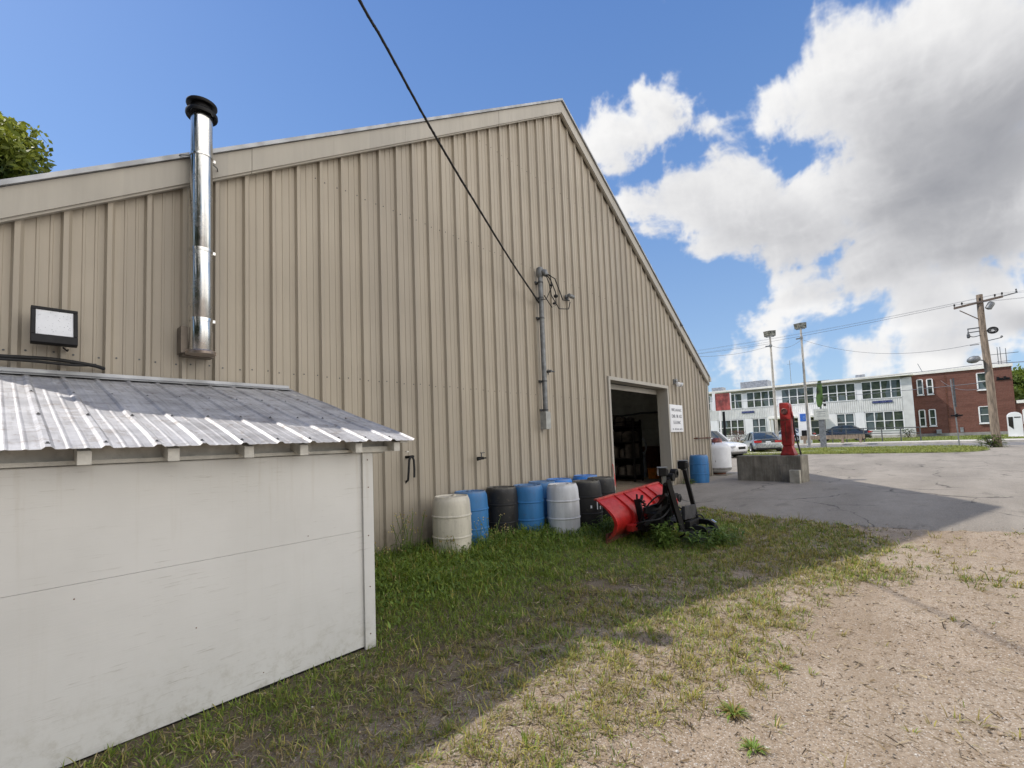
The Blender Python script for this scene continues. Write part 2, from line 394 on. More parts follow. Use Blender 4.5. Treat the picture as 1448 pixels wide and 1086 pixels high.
# siding profile (x offset from rib, depth towards the viewer)
prof=[]
k=int((XL-RIB0)/RIBS)-1
while RIB0+k*RIBS<XR+.3:
    r=RIB0+k*RIBS
    prof += [(r-.030,0),(r-.012,.044),(r+.024,.044),(r+.050,0),
             (r+.118,0),(r+.124,.006),(r+.140,.006),(r+.146,0),(r+.206,0),(r+.212,.006),(r+.228,.006),(r+.234,0)]
    k+=1
extra=[XL,XR,DX0,DX1,XP]
pts={}
for x,d in prof:
    if XL<=x<=XR: pts[round(x,4)]=d
def profd(x):
    for (a,b),(c,d) in zip(prof,prof[1:]):
        if a<=x<=c: return b+(d-b)*(x-a)/(c-a) if c>a else b
    return 0
for x in extra: pts[round(x,4)]=profd(x)
xs=sorted(pts)
s=MB()
zsplit=[.04,1.55,3.17,4.7,6.2,7.7]
for a,b in zip(xs,xs[1:]):
    indoor=a>=DX0-1e-4 and b<=DX1+1e-4
    za0=DZ+.02 if indoor else .03
    ta,tb=roofz(a)-.14,roofz(b)-.14
    s.quad((a,-pts[a],za0),(b,-pts[b],za0),(b,-pts[b],tb),(a,-pts[a],ta))
# screw heads in rows along the girts
for zr in (.18,2.62,5.3,7.4):
    k=0
    while RIB0+k*RIBS<XR:
        for off in (.075,-.055):
            x=RIB0+k*RIBS+off
            if XL+.1<x<XR-.1 and zr<roofz(x)-.5 and not(DX0-.1<x<DX1+.1 and zr<DZ+.1):
                zz=zr+.012*math.sin(k*3.1+off*40)
                s.lathe([(.009,0),(.009,.003),(.005,.003),(.005,.008)],6,(x,-profd(x),zz),Matrix.Rotation(PI/2,3,'X'),1)
        k+=1
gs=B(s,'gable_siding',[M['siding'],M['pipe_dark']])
# other walls (not seen) + roof + floor so the inside is dark
s=MB(); s.bb(XR-.06,XR,.0,28,.0,ZE-.12); B(s,'side_wall',M['siding'])
s=MB(); s.bb(XL,XL+.06,.0,28,.0,ZE-.12); B(s,'side_wall',M['siding'])
s=MB(); s.prism([(XL,0),(XR,0),(XR,roofz(XR)-.12),(XP,ZP-.12),(XL,ZE-.15)],'y',28,28.06); B(s,'rear_wall',M['siding'])
for sgn in (-1,1):
    s=MB(); xe=XL-.1 if sgn<0 else XR+.1
    p=[(xe,roofz(xe)),(XP,ZP),(XP,ZP-.05),(xe,roofz(xe)-.05)]
    if sgn<0: s.prism(p,'y',-.155,28.2)
    else:
        s.prism(p,'y',-.155,1.8); s.prism(p,'y',6.2,28.2)
        for xa,xb in ((XP,13.),(16.9,xe)): s.prism([(xb,roofz(xb)),(xa,roofz(xa)),(xa,roofz(xa)-.05),(xb,roofz(xb)-.05)],'y',1.8,6.2)
    # ribbed roof edge, seen as a bright rim
    B(s,'roof_slope',M['galv'])
# added translucent sheet in the right slope, unseen, to light the garage
m_,nt_,bs_=new_mat('added_light_sheet'); tl_=nt_.new('ShaderNodeBsdfTranslucent'); tl_.inputs[0].default_value=(.06,.06,.055,1); nt_.link(nt_.mix(nt_.mapr(nt_.noise(nt_.coords((1,1,1),'World'),2.,4),.3,.7),(.05,.052,.048),(.075,.078,.07)),tl_.inputs[0]); nt_.link(tl_.outputs[0],nt_.n['Material Output'].inputs[0])
s=MB(); s.quad((13.,1.8,roofz(13.)-.02),(16.9,1.8,roofz(16.9)-.02),(16.9,6.2,roofz(16.9)-.02),(13.,6.2,roofz(13.)-.02)); B(s,'added_light_panel',m_)
# rake trim boards, two pieces each a hair apart
def rake(x0,x1,name='rake_trim'):
    s=MB()
    n=4
    for i in range(n):
        a=x0+(x1-x0)*i/n+(.004 if i else 0); b=x0+(x1-x0)*(i+1)/n
        dz=.012
        za,zb=roofz(a)-.055,roofz(b)-.055
        yo=-.118-.003*(i%2)
        s.prism([(a,za),(b,zb),(b,zb-.275),(a,za-.275)],'y',yo,-.05)
        s.prism([(a,za-.275),(b,zb-.275),(b,zb-.30),(a,za-.30)],'y',yo+.022,-.045)
    return B(s,name,M['trim'])
rake(XL-.08,XP-.002); rake(XP+.002,XR+.08)
s=MB(); s.bb(XR-.01,XR+.045,-.06,.12,.03,ZE-.25); s.bb(XR-.10,XR-.01,-.066,-.02,.03,ZE-.22); B(s,'corner_trim',M['trim'])
s=MB(); ZR=roofz(XR)
s=MB(); s.prism([(XR+.02,ZR-.05),(XR+.18,ZR-.12),(XR+.17,ZR-.26),(XR+.02,ZR-.26)],'y',-.16,28); B(s,'gutter',M['trim'])
s=MB(); s.bb(XR+.045,XR+.12,-.05,.03,.2,ZE-.24); s.bb(XR+.045,XR+.13,-.055,.035,1.3,1.34); B(s,'downspout',M['pipe_dark'])
# door frame
s=MB()
s.bb(DX0-.09,DX0,-.052,.0,.0,DZ+.09); s.bb(DX1,DX1+.09,-.052,.0,.0,DZ+.09); s.bb(DX0,DX1,-.052,.0,DZ,DZ+.09)
s.bb(DX0-.02,DX0,.0,.30,.0,DZ); s.bb(DX1,DX1+.02,.0,.30,.0,DZ); s.bb(DX0,DX1,.0,.3,DZ,DZ+.02)
B(s,'door_frame',M['trim'])
s=MB(); s.bb(DX0,DX1,.31,.36,DZ-.16,DZ-.02); s.cyl((DX0,.42,DZ-.12),(DX1,.42,DZ-.12),.03); B(s,'door_track',M['trim'])
# inside: floor, liner wall, girt pipe
M['liner']=simple('interior_liner',(.66,.65,.58),.7,0,.15,1.5,dirt=.3)
s=MB(); s.bb(XL+.06,XR-.06,.0,28,-.02,.055); B(s,'interior_floor',M['concrete'])
s=MB()
for i in range(4):
    s.bb(XR-.12,XR-.065,.1,27,.06+i*.98,.06+i*.98+.97-(.1 if i==3 else 0))
B(s,'liner_wall',M['liner'])
s=MB(); s.tube([(XR-.2,.3,2.62),(XR-.2,2.6,2.66),(XR-.26,3.0,2.62),(XR-.2,3.4,2.6),(XR-.2,9,2.6)],.035); B(s,'wall_pipe',M['pipe_dark'])
# partition some metres inside, darkness behind
s=MB(); s.bb(11.2,11.3,4.8,27,.06,6.5); s.bb(11.3,XR-.13,9,9.1,.06,6.5); B(s,'partition_wall',M['liner'])

# things standing inside the door
e=empty('storage_shelf',(15.2,2.1,.055),PI/2,'tall dark storage shelf loaded with parts just inside the garage door','shelf')
mm=MB(); 
for x in (-.5,1.7):
    for y in (-.3,.3): mm.bb(x-.03,x+.03,y-.03,y+.03,0,2.25)
    mm.bb(x-.025,x+.025,-.31,.31,2.1,2.15)
for y in (-.3,.3): mm.bb(-.51,1.71,y-.02,y+.02,2.16,2.2)
mm.build('shelf_frame',M['black_iron'],e)
mm=MB(); mm.bb(-.5,1.7,-.335,-.325,.1,2.2); mm.build('back_panel',M['dark_void'],e)  # dark panel added behind the goods to make the doorway darker
for z in (.25,.85,1.45,2.0):
    mm=MB(); mm.bb(-.52,1.72,-.32,.32,z,z+.04); mm.build('shelf_board',M['black_iron'],e)
M['clutter']=simple('dull_clutter',(.06,.05,.04),.7,0,.9,2.5)
ci=0
for z in (.29,.89,1.49,2.04):
    x=-.45
    while x<1.5:
        w=rnd.uniform(.26,.46); h=rnd.uniform(.3,.52); 
        b=MB(); kind=ci%3
        if kind==0: b.bb(-w/2,w/2,-.22,.2,0,h); b.bb(-w/2-.012,w/2+.012,-.235,.21,h,h+.03)
        elif kind==1: b.lathe([(w*.4,0),(w*.42,.03),(w*.42,h*.8),(w*.3,h*.92),(w*.18,h*.94),(w*.18,h)],14)
        else:
            b.prism([(-w/2,0),(w/2,0),(w/2,h*.7),(w*.2,h),(-w*.2,h),(-w/2,h*.8)],'y',-.2,.2)
        nm=('storage_box','paint_can','fuel_can')[kind]
        o=b.build(nm,M['clutter'],None,bevel=.008 if kind!=1 else 0); o.location=(15.22,2.1+x+w/2,.055+z); o.rotation_euler=(0,0,PI/2)
        tag(o,{'storage_box':'dark lidded box on the shelf inside the garage door','paint_can':'dark round can on the shelf inside the garage door','fuel_can':'dark slanted can on the shelf inside the garage door'}[nm],{'storage_box':'box','paint_can':'can','fuel_can':'can'}[nm],'dark goods on the shelf inside')
        x+=w+.05; ci+=1
e=empty('metal_locker',(16.9,2.3,.055),0,'pale grey metal locker standing behind the coiled hose','locker')
b=MB(); b.bb(-.28,.28,-.25,.25,.02,1.05); b.build('locker_body',simple('locker_grey',(.33,.38,.42),.45,.1),e,bevel=.01)
b=MB(); b.bb(-.292,-.281,-.22,.22,.06,1.0); b.bb(-.31,-.293,-.18,-.15,.5,.62); b.build('locker_door',simple('locker_grey_door',(.36,.41,.45),.45,.1),e)
hb=MB()
pts_=[]
for i in range(150):
    a=2*PI*i/25; r=.20+.02*math.sin(i*.37); pts_.append((16.45+.02*math.sin(i*.9),2.02+r*.75*math.cos(a),1.32+r*1.5*math.sin(a)))
hb.tube(pts_,.018,6)
tag(hb.build('hose_coil',M['chrome'] if False else simple('grey_hose',(.42,.43,.43),.6),None,smooth=60),'coiled pale hose hanging above the locker inside the garage','hose')
e=empty('tool_cabinet',(17.2,1.95,.055),0,'rust brown tool cabinet against the inner wall by the door','cabinet')
b=MB(); b.bb(-.4,.4,-.35,.35,0,1.25); b.build('cabinet_body',simple('brown_cabinet',(.09,.028,.014),.6),e,bevel=.01)
for i in range(4):
    b=MB(); b.bb(-.415,-.401,-.32,.32,.08+i*.29,.33+i*.29); b.bb(-.44,-.416,-.12,.12,.2+i*.29,.22+i*.29); b.build('drawer',simple('brown_drawer',(.11,.035,.018),.55),e)
e=empty('orange_bin',(16.3,1.55,.055),0,'bright orange bin on the floor inside the garage door','bin')
b=MB(); b.lathe([(.17,0),(.2,.02),(.215,.42),(.235,.43),(.235,.46),(.2,.46),(.19,.05)],4,M=Matrix.Rotation(PI/4,3,'Z'),cap=False); b.quad((-.13,-.13,.04),(.13,-.13,.04),(.13,.13,.04),(-.13,.13,.04)); b.build('bin_body',M['orange'],e)
b=MB(); b.tube([(-.16,0,.44),(-.1,0,.56),(.1,0,.56),(.16,0,.44)],.012,6); b.build('handle',M['black'],e)

# ---------------------------------------------------------------- things on the gable wall
# stove chimney
e=empty('stovepipe_chimney',(1.46,-.25,2.69),0,'shiny stainless stovepipe chimney clamped to the beige wall left of the cable','chimney')
def E(mb,name,m,par,**k): return mb.build(name,m,par,**k)
zb=[.045,.38,1.13,2.68]
for i,(a,b_) in enumerate(zip(zb[:-1],zb[1:])):
    b=MB(); b.lathe([(.099,a),(.101,a+.004),(.101,b_-.03),(.106,b_-.028),(.106,b_-.003),(.1,b_)],40); E(b,'pipe_section',M['stainless'],e,smooth=40)
for z in (.375,1.125,2.16):
    b=MB(); b.lathe([(.103,z-.012),(.109,z-.011),(.109,z+.011),(.103,z+.012)],40,cap=False); b.box((.115,0,z),(.03,.02,.03)); E(b,'clamp_band',M['stainless'],e,smooth=40)
b=MB(); b.lathe([(.09,0),(.135,.004),(.14,.03),(.132,.042),(.1,.045)],32); E(b,'bottom_collar',simple('aged_collar',(.42,.36,.32),.35,.9,.3,9,dirt=.5),e,smooth=40)
b=MB(); b.bb(-.16,-.10,.06,.215,.02,.30); b.bb(.10,.13,.06,.215,.02,.28); b.bb(-.14,.14,.08,.215,-.005,.018); E(b,'wall_bracket',simple('brown_bracket',(.15,.125,.10),.5,.4),e)
b=MB(); b.lathe([(.102,2.65),(.145,2.61),(.15,2.625),(.148,2.65),(.10,2.69),(.10,2.74)],32,cap=False); E(b,'storm_collar',M['black'],e,smooth=40)
b=MB(); b.lathe([(.085,2.67),(.085,2.725),(.138,2.725),(.145,2.737),(.143,2.757),(.1,2.775),(.01,2.785)],32); 
E(b,'rain_cap',M['black'],e,smooth=40)
for s_ in (-1,1):
    b=MB(); b.tube([(s_*.09,.03,2.16),(s_*.17,.08,2.15),(s_*.22,.20,2.14)],.006,6); E(b,'support_rod',M['pipe_dark'],e)

# LED flood light
e=empty('wall_flood_light',(.368,-.05,2.82),0,'square black LED floodlight mounted on the wall above the shed roof','light')
R_=Matrix.Rotation(math.radians(-10),3,'X')
def tilt(mb): mb.v=[tuple(R_@Vector(p)+Vector((0,-.13,0))) for p in mb.v]; return mb
b=MB(); b.bb(-.148,.148,-.03,.03,-.165,.165); b.bb(-.148,.148,-.045,-.03,-.165,-.09); b.bb(-.148,.148,-.045,-.03,.137,.165); b.bb(-.148,-.118,-.045,-.03,-.09,.137); b.bb(.118,.148,-.045,-.03,-.09,.137)
for i in range(9): b.bb(-.12+i*.03,-.112+i*.03,.03,.06,-.12,.13)
E(tilt(b),'lamp_housing',M['black'],e,bevel=.004)
def lens_mat():
    m,nt,bs=new_mat('led_lens'); g=nt.coords((1,1,1),'World')
    d=nt.voro(g,55); c=nt.mix(nt.mapr(d,.12,.2),(.2,.21,.23),(.66,.68,.71)); c=nt.mix(nt.mapr(nt.noise(g,9,5),.45,.7,0,.5),c,(.5,.52,.55)); nt.link(c,bs.inputs['Base Color']); bs.inputs['Roughness'].default_value=.25; return m
b=MB(); b.bb(-.118,.118,-.036,-.031,-.09,.137); E(tilt(b),'lens',lens_mat(),e)
b=MB(); b.bb(-.05,.05,-.13,.05,-.02,.02); b.bb(-.08,.08,.005,.05,-.06,.06); b.tube([(.06,-.1,-.17),(.09,-.06,-.19),(.1,-.01,-.17)],.007,6); E(b,'mount_bracket',M['black'],e)

# service mast
e=empty('service_mast',(7.595,-.13,1.9),0,'vertical grey electrical conduit with weatherhead fixed to the beige wall','conduit'); e.scale=(1,1,.95)
b=MB(); b.cyl((0,0,.37),(0,0,3.45),.05,16); E(b,'conduit_pipe',M['pipe_grey'],e,smooth=40)
b=MB(); b.bb(-.075,.075,-.06,.09,0,.38); b.bb(-.08,.08,-.066,-.06,.02,.36); E(b,'meter_box',simple('box_grey',(.36,.37,.35),.5,.1),e,bevel=.006)
b=MB(); b.lathe([(.052,3.36),(.075,3.40),(.085,3.50),(.07,3.57),(.03,3.6)],16); b.tube([(0,-.02,3.5),(.03,-.10,3.46),(.04,-.14,3.38)],[.06,.07,.05],10); E(b,'weatherhead',M['pipe_grey'],e,smooth=40)
for z in (.42,1.05,2.45,2.9,3.25):
    b=MB(); b.lathe([(.052,z-.018),(.06,z-.016),(.06,z+.016),(.052,z+.018)],16,cap=False); b.bb(-.1,.1,.05,.075,z-.02,z+.02); b.bb(-.02,.02,.045,.13,z-.02,z+.02); E(b,'pipe_strap',M['pipe_dark'],e)
b=MB(); b.tube([(.02,-.13,3.42),(.16,-.16,3.30),(.30,-.17,3.05),(.33,-.15,2.78),(.2,-.13,2.70),(.02,-.07,2.95)],.011,6)
b.tube([(.03,-.14,3.42),(.28,-.18,3.36),(.5,-.15,3.1),(.66,-.1,2.98),(1.0,-.05,3.05)],.012,6)
b.tube([(.0,-.14,3.42),(.1,-.16,3.2),(.14,-.17,2.95),(.3,-.16,2.82),(.45,-.14,2.72),(.9,-.08,2.82),(1.02,-.05,3.02)],.010,6)
b.tube([(.02,-.13,3.44),(.1,-.2,3.38),(.18,-.16,3.15),(.05,-.1,2.86),(-.06,-.05,2.84)],.010,6)
E(b,'wire_loop',M['rubber'],e,smooth=60)
for c_,r_ in (((.33,-.15,2.98),.05),((.26,-.15,2.80),.035),((.15,-.17,3.18),.035)):
    b=MB(); b.sphere(c_,r_,10,6,sc=(1,1,.8)); E(b,'splice_connector',M['rubber'],e,smooth=60)
e=empty('wall_insulator',(8.70,-.05,4.93),0,'small grey insulator knob on the wall right of the weatherhead','insulator')
b=MB(); b.cyl((0,.05,0),(0,-.06,0),.018,8); b.bb(-.06,.06,.0,.02,-.05,.05); E(b,'bracket',M['pipe_dark'],e)
b=MB(); b.lathe([(.02,-.09),(.05,-.08),(.03,-.03),(.05,.02),(.03,.07),(.045,.1),(.01,.11)],12,(0,-.1,0),Matrix.Rotation(PI/2,3,'Y')); E(b,'insulator_spool',M['pipe_grey'],e,smooth=40)
e=empty('wall_bracket_stub',(7.83,-.05,3.13),0,'small dark stub bracket on the wall right of the conduit','bracket')
b=MB(); b.cyl((0,.05,0),(0,-.1,0),.03,10); b.cyl((0,-.08,0),(.12,-.08,0),.018,8); E(b,'stub_pipe',M['pipe_dark'],e)
b=MB(); b.bb(-.05,.05,.01,.03,-.06,.06); E(b,'mount_plate',M['pipe_dark'],e)
# vent loop pipe + faucet
e=empty('looped_pipe',(4.21,-.06,1.10),0,'inverted U of black pipe on the wall left of the barrels','pipe')
b=MB(); b.tube([(-.05,.05,.0),(-.045,-.03,.05),(-.045,-.05,.18),(-.035,-.055,.34),(-.012,-.06,.39),(.025,-.06,.39),(.05,-.055,.34),(.06,-.05,.2),(.062,-.04,.08)],.017,10); E(b,'pipe_bend',M['rubber'],e,smooth=60)
b=MB(); b.cyl((-.01,.06,.39),(.035,-.07,.395),.022,10); E(b,'pipe_fitting',M['black_iron'],e,smooth=40)
e=empty('wall_faucet',(5.68,-.05,1.40),0,'small dark spigot with lever handle low on the beige wall','faucet')
b=MB(); b.cyl((0,.06,0),(0,-.13,0),.025,10); b.cyl((0,-.11,0),(-.13,-.12,-.02),.02,10); b.cyl((0,-.1,0),(.1,-.1,0),.012,8); E(b,'spigot_body',M['black_iron'],e,smooth=40)
b=MB(); b.cyl((0,-.09,.0),(0,-.09,.09),.01,8); b.bb(-.02,.07,-.1,-.08,.085,.1); E(b,'lever_handle',M['pipe_dark'],e)
# double spotlight
e=empty('twin_spotlight',(14.73,-.05,3.43),0,'twin white spotlights on the wall above the white notice','light')
b=MB(); b.bb(-.1,.1,-.03,.05,-.06,.08); b.lathe([(.07,0),(.07,.05),(.03,.06)],12,(0,-.03,.02),Matrix.Rotation(PI/2,3,'X')); E(b,'lamp_base',M['pipe_grey'],e)
for s_ in (-1,1):
    b=MB(); q=Vector((s_*.5,-.75,-.45)).to_track_quat('Z','Y').to_matrix(); b.lathe([(.02,0),(.035,.04),(.075,.12),(.08,.15),(.05,.165),(.01,.17)],14,(s_*.07,-.07,-.05),q); E(b,'lamp_head',M['white'],e,smooth=40)
# notice sign: pale board with rows of small grey lettering too small to read
e=empty('notice_sign',(14.70,-.05,2.235),0,'white notice board with four rows of grey lettering beside the garage door','sign')
b=MB(); b.bb(-.51,.51,-.02,.0,-.42,.42); E(b,'sign_panel',M['sign_white'],e)
b=MB(); b.bb(-.53,.53,-.012,.004,.42,.44); b.bb(-.53,.53,-.012,.004,-.44,-.42); b.bb(-.53,-.51,-.012,.004,-.42,.42); b.bb(.51,.53,-.012,.004,-.42,.42); E(b,'sign_edge',M['sign_white'],e)
rows=[(.27,.085,.82,[9]),(.07,.10,.84,[4,2,3]),(-.13,.10,.6,[6]),(-.345,.05,.8,[2,6,4])]
b=MB()
for zc,h,w,words in rows:
    n=sum(words)+len(words)-1; cw=w/n; x=-w/2
    for wi,wd in enumerate(words):
        for j in range(wd):
            x0=x+.12*cw; x1=x+.86*cw; y0,y1=-.0245,-.0215; t=cw*.2
            kk=rnd.randrange(4)
            b.bb(x0,x0+t,y0,y1,zc-h/2,zc+h/2)
            if kk in (0,1): b.bb(x0+t,x1,y0,y1,zc+h/2-h*.18,zc+h/2)
            if kk in (0,2): b.bb(x0+t,x1,y0,y1,zc-h/2,zc-h/2+h*.18)
            if kk in (1,3): b.bb(x1-t,x1,y0,y1,zc-h/2,zc+h/2-h*.2); 
            if kk in (1,2,3): b.bb(x0+t,x1-t,y0,y1,zc-h*.09,zc+h*.09)
            x+=cw
        x+=cw
E(b,'sign_lettering',M['sign_ink'],e)
e=empty('wall_pipe_bracket',(16.3,-.06,1.56),0,'thin rusty pipe fixed low on the wall near the right corner','pipe')
b=MB(); b.tube([(-.05,.05,0),(-.03,-.04,0),(1.4,-.05,.0),(1.45,.05,0)],.018,8); E(b,'pipe_run',M['rust'],e,smooth=50)
b=MB(); b.bb(.1,.14,-.06,.05,-.03,.03); b.bb(1.1,1.14,-.06,.05,-.03,.03); E(b,'pipe_clip',M['pipe_dark'],e)
e=empty('gable_vent_stub',(15.37,-.05,5.36),0,'small dark vent stub high on the wall near the right rake','vent')
b=MB(); b.tube([(0,.05,.05),(0,-.08,.08),(0,-.12,0)],.035,10); E(b,'vent_elbow',M['pipe_dark'],e,smooth=50)
b=MB(); b.lathe([(.03,0),(.08,.005),(.08,.015),(.03,.02)],12,(0,0,.05),Matrix.Rotation(PI/2,3,'X')); E(b,'vent_flange',M['pipe_dark'],e)

# overhead service cable: slack triplex running from the mast over the shed to a pole off to the left
cps=[(7.56,-.1,4.55),(7.37,-.157,4.621),(6.265,-.473,4.993),(5.162,-.828,5.372),(4.328,-1.104,5.66),(3.638,-1.349,5.902),(2.805,-1.673,6.199),(2.46,-1.793,6.319),(.9,-2.35,6.95),(-3,-3.7,8.5)]
def smooth_path(p,n=10):
    out=[]
    p=[Vector(q) for q in p]; q=[p[0]*2-p[1]]+p+[p[-1]*2-p[-2]]
    for i in range(1,len(q)-2):
        for k in range(n):
            t=k/n; a,b,c,d=q[i-1:i+3]
            out.append(.5*((2*b)+(c-a)*t+(2*a-5*b+4*c-d)*t*t+(3*b-a-3*c+d)*t*t*t))
    out.append(p[-1]); return out
b=MB(); sp=smooth_path(cps,12); b.tube(sp,.016,8)
# twisted messenger around the bundle
tw=[]
for i,p in enumerate(smooth_path(cps,40)):
    a=i*.55; tw.append(p+Vector((0,math.cos(a)*.013,math.sin(a)*.013)))
b.tube(tw,.007,5)
tag(b.build('overhead_cable',M['rubber'],None,smooth=60),'thick black overhead service cable slanting down to the weatherhead','cable')

# ================================================================ SHED (lean-to)
SY,SX1,SX0=-2.33,2.17,-2.2
EY,EZ,RZ=-2.53,1.705,2.405
shed=empty('lean_to_shed',(0,SY,0),0,'low white plywood lean-to shed with ribbed metal roof against the beige wall','shed')
def S(mb,name,m,**k):
    o=mb.build(name,m,None,**k); o.parent=shed; o.matrix_parent_inverse=Matrix.Translation((0,-SY,0)); return o
s=MB(); s.bb(SX0,SX1-.02,SY,SY+.012,.025,.9635); S(s,'front_panel',M['shed_white'])
s=MB(); s.bb(SX0,SX1-.02,SY+.001,SY+.013,.9655,1.61); S(s,'front_panel',M['shed_white'])
s=MB(); s.bb(2.075,2.172,SY-.022,SY-.001,.0,1.615); S(s,'corner_board',M['shed_white'],bevel=.003)
s=MB()
RX=Matrix.Rotation(PI/2,3,'X')
for x,z in [(2.122,.12),(2.125,.5),(2.118,.92),(2.124,1.32),(2.12,1.55)]: s.lathe([(.0055,0),(.005,.0025),(.001,.003)],8,(x,SY-.0225,z),RX)
for x,z in ((.33,.885),(1.62,1.0),(.9,.55),(1.3,.12)): s.lathe([(.004,0),(.0035,.0015),(.001,.002)],8,(x,SY-.0005,z),RX)
S(s,'nail_heads',M['rust'])
s=MB(); s.bb(SX0,2.06,SY+.014,SY+.03,.04,1.6,0); S(s,'wall_backing',M['rafter'])
s=MB(); s.prism([(SY+.02,.03),(-.04,.03),(-.04,2.3),(SY+.02,1.63)],'x',SX1-.014,SX1); S(s,'side_panel',M['shed_white'])
s=MB(); s.prism([(SY+.02,.03),(-.04,.03),(-.04,2.3),(SY+.02,1.63)],'x',SX0,SX0+.014); S(s,'side_panel',M['shed_white'])
s=MB(); s.bb(SX0,SX1-.02,SY+.03,-.1,.02,.08); s.bb(SX0,SX1-.02,SY+.02,SY+.06,-.02,.024); S(s,'floor_frame',M['dark_void'])
# top plate and blocking strip under the eave
s=MB(); s.bb(SX0,2.30,SY-.03,SY-.002,1.617,1.64); S(s,'top_strip',M['rafter'])
s=MB(); s.bb(SX0,2.30,SY+.02,SY+.05,1.60,1.72); S(s,'frieze_board',M['rafter'])
slope=(RZ-EZ)/(-.03-EY)
def rz_(y): return EZ+slope*(y-EY)
for i,x in enumerate((-1.3,-.88,-.46,-.06,.345,.742,1.16,1.53,1.97,2.33)):
    s=MB()
    s.prism([(EY+.05,rz_(EY+.05)-.105),(EY+.05,rz_(EY+.05)-.028),(-.05,rz_(-.05)-.028),(-.05,rz_(-.05)-.105)],'x',x-.03,x+.03)
    S(s,'rafter_tail',M['rafter'],bevel=.003)
s=MB(); s.bb(1.97,2.36,SY-.05,SY-.032,1.615,1.66); S(s,'eave_return',M['rafter'])
# ribbed roof sheet
RX0,RX1=-2.3,2.49
pr=[]; k=0; x=RX1-.03
ribs=[]
r0=.204-.2286*12
prof2=[]
for k in range(-2,26):
    r=r0+k*.2286
    prof2+=[(r-.026,0),(r-.010,.014),(r+.010,.014),(r+.026,0),(r+.066,0),(r+.076,.0028),(r+.082,.0028),(r+.092,0),(r+.136,0),(r+.146,.0028),(r+.152,.0028),(r+.162,0)]
prof2=[p for p in prof2 if RX0<p[0]<RX1]
ny=14; ys=[EY+(-.02-EY)*i/ny for i in range(ny+1)]
s=MB(); secs=[]
for y in ys:
    sag=.004*math.sin(y*5.)
    secs.append([(x,y,rz_(y)+d+sag+.004*vnoise(x,y,2.)) for x,d in prof2])
s.loft(secs,closed=False,cap=False)
secs2=[[(p[0],p[1],p[2]-.0025) for p in q] for q in secs]
s.loft(secs2,closed=False,cap=False)
n_=len(prof2); s.add(secs[0]+secs2[0],[(i,i+1,n_+i+1,n_+i) for i in range(n_-1)])
for k in range(-2,26):
    r=r0+k*.2286
    if RX0+.05<r<RX1-.05:
        for y in (EY+.06,-1.75,-.95,-.12):
            s.lathe([(.011,0),(.012,.003),(.006,.004),(.005,.010)],6,(r,y,rz_(y)+.014),None,1)
S(s,'roof_sheet',[M['shed_roof'],M['pipe_dark']])
s=MB(); s.prism([(-.14,rz_(-.14)+.022),(-.055,rz_(-.05)+.024),(-.052,2.455),(-.044,2.455),(-.044,2.40),(-.14,rz_(-.14)+.018)],'x',RX0,2.45); S(s,'ridge_flashing',M['galv'])
s=MB(); s.bb(2.45,2.475,-2.45,-2.43,1.6,1.61); s.prism([(EY+.04,rz_(EY+.04)-.03),(EY+.04,rz_(EY+.04)-.005),(-.06,rz_(-.06)-.005),(-.06,rz_(-.06)-.03)],'x',2.36,2.44); S(s,'fly_rafter',M['rafter'])
b=MB(); b.tube(smooth_path([(-2.2,-.09,2.56),(-.5,-.11,2.55),(.0,-.12,2.535),(.35,-.11,2.545),(.62,-.10,2.52),(.72,-.06,2.50)],8),.017,8)
b.tube(smooth_path([(-2.2,-.13,2.52),(-.3,-.15,2.505),(.2,-.14,2.51),(.5,-.12,2.505),(.66,-.06,2.53)],8),.012,8)
tag(b.build('black_hose',M['rubber'],None,smooth=60),'black hose lying along the wall at the top of the shed roof','hose')

# ================================================================ BARRELS
def barrel(kind,mat,label,x,y,rz,tilt=(0,0),z0=0.,sc_=1.):
    e=empty('plastic_barrel',(x,y,z0),rz,label,'barrel','plastic drums along the beige wall'); e.rotation_euler=(tilt[0],tilt[1],rz); e.scale=(sc_,)*3
    p=[(.25,.0),(.268,.012),(.276,.04),(.280,.10),(.287,.27),(.287,.282),(.296,.288),(.298,.298),(.296,.308),(.287,.314),(.288,.33),(.290,.45),(.288,.575),(.287,.585),(.296,.591),(.298,.601),(.296,.611),(.287,.617),(.286,.64),(.280,.76),(.274,.815),(.266,.842),(.257,.858),(.253,.875),(.248,.884),(.236,.885),(.230,.876),(.225,.868),(.05,.865),(.002,.865)]
    b=MB(); b.lathe(p,48,cap=False); b.lathe([(.25,0),(.002,.004)],48,cap=False)
    b.build('barrel_body',mat,e,smooth=38)
    for a,r in ((.6,.15),(.6+PI,.15)):
        b=MB(); b.lathe([(.036,.862),(.036,.878),(.03,.882),(.012,.88),(.012,.89),(.002,.89)],14,(r*math.cos(a),r*math.sin(a),0)); b.build('bung_cap',mat,e,smooth=40)
    return e
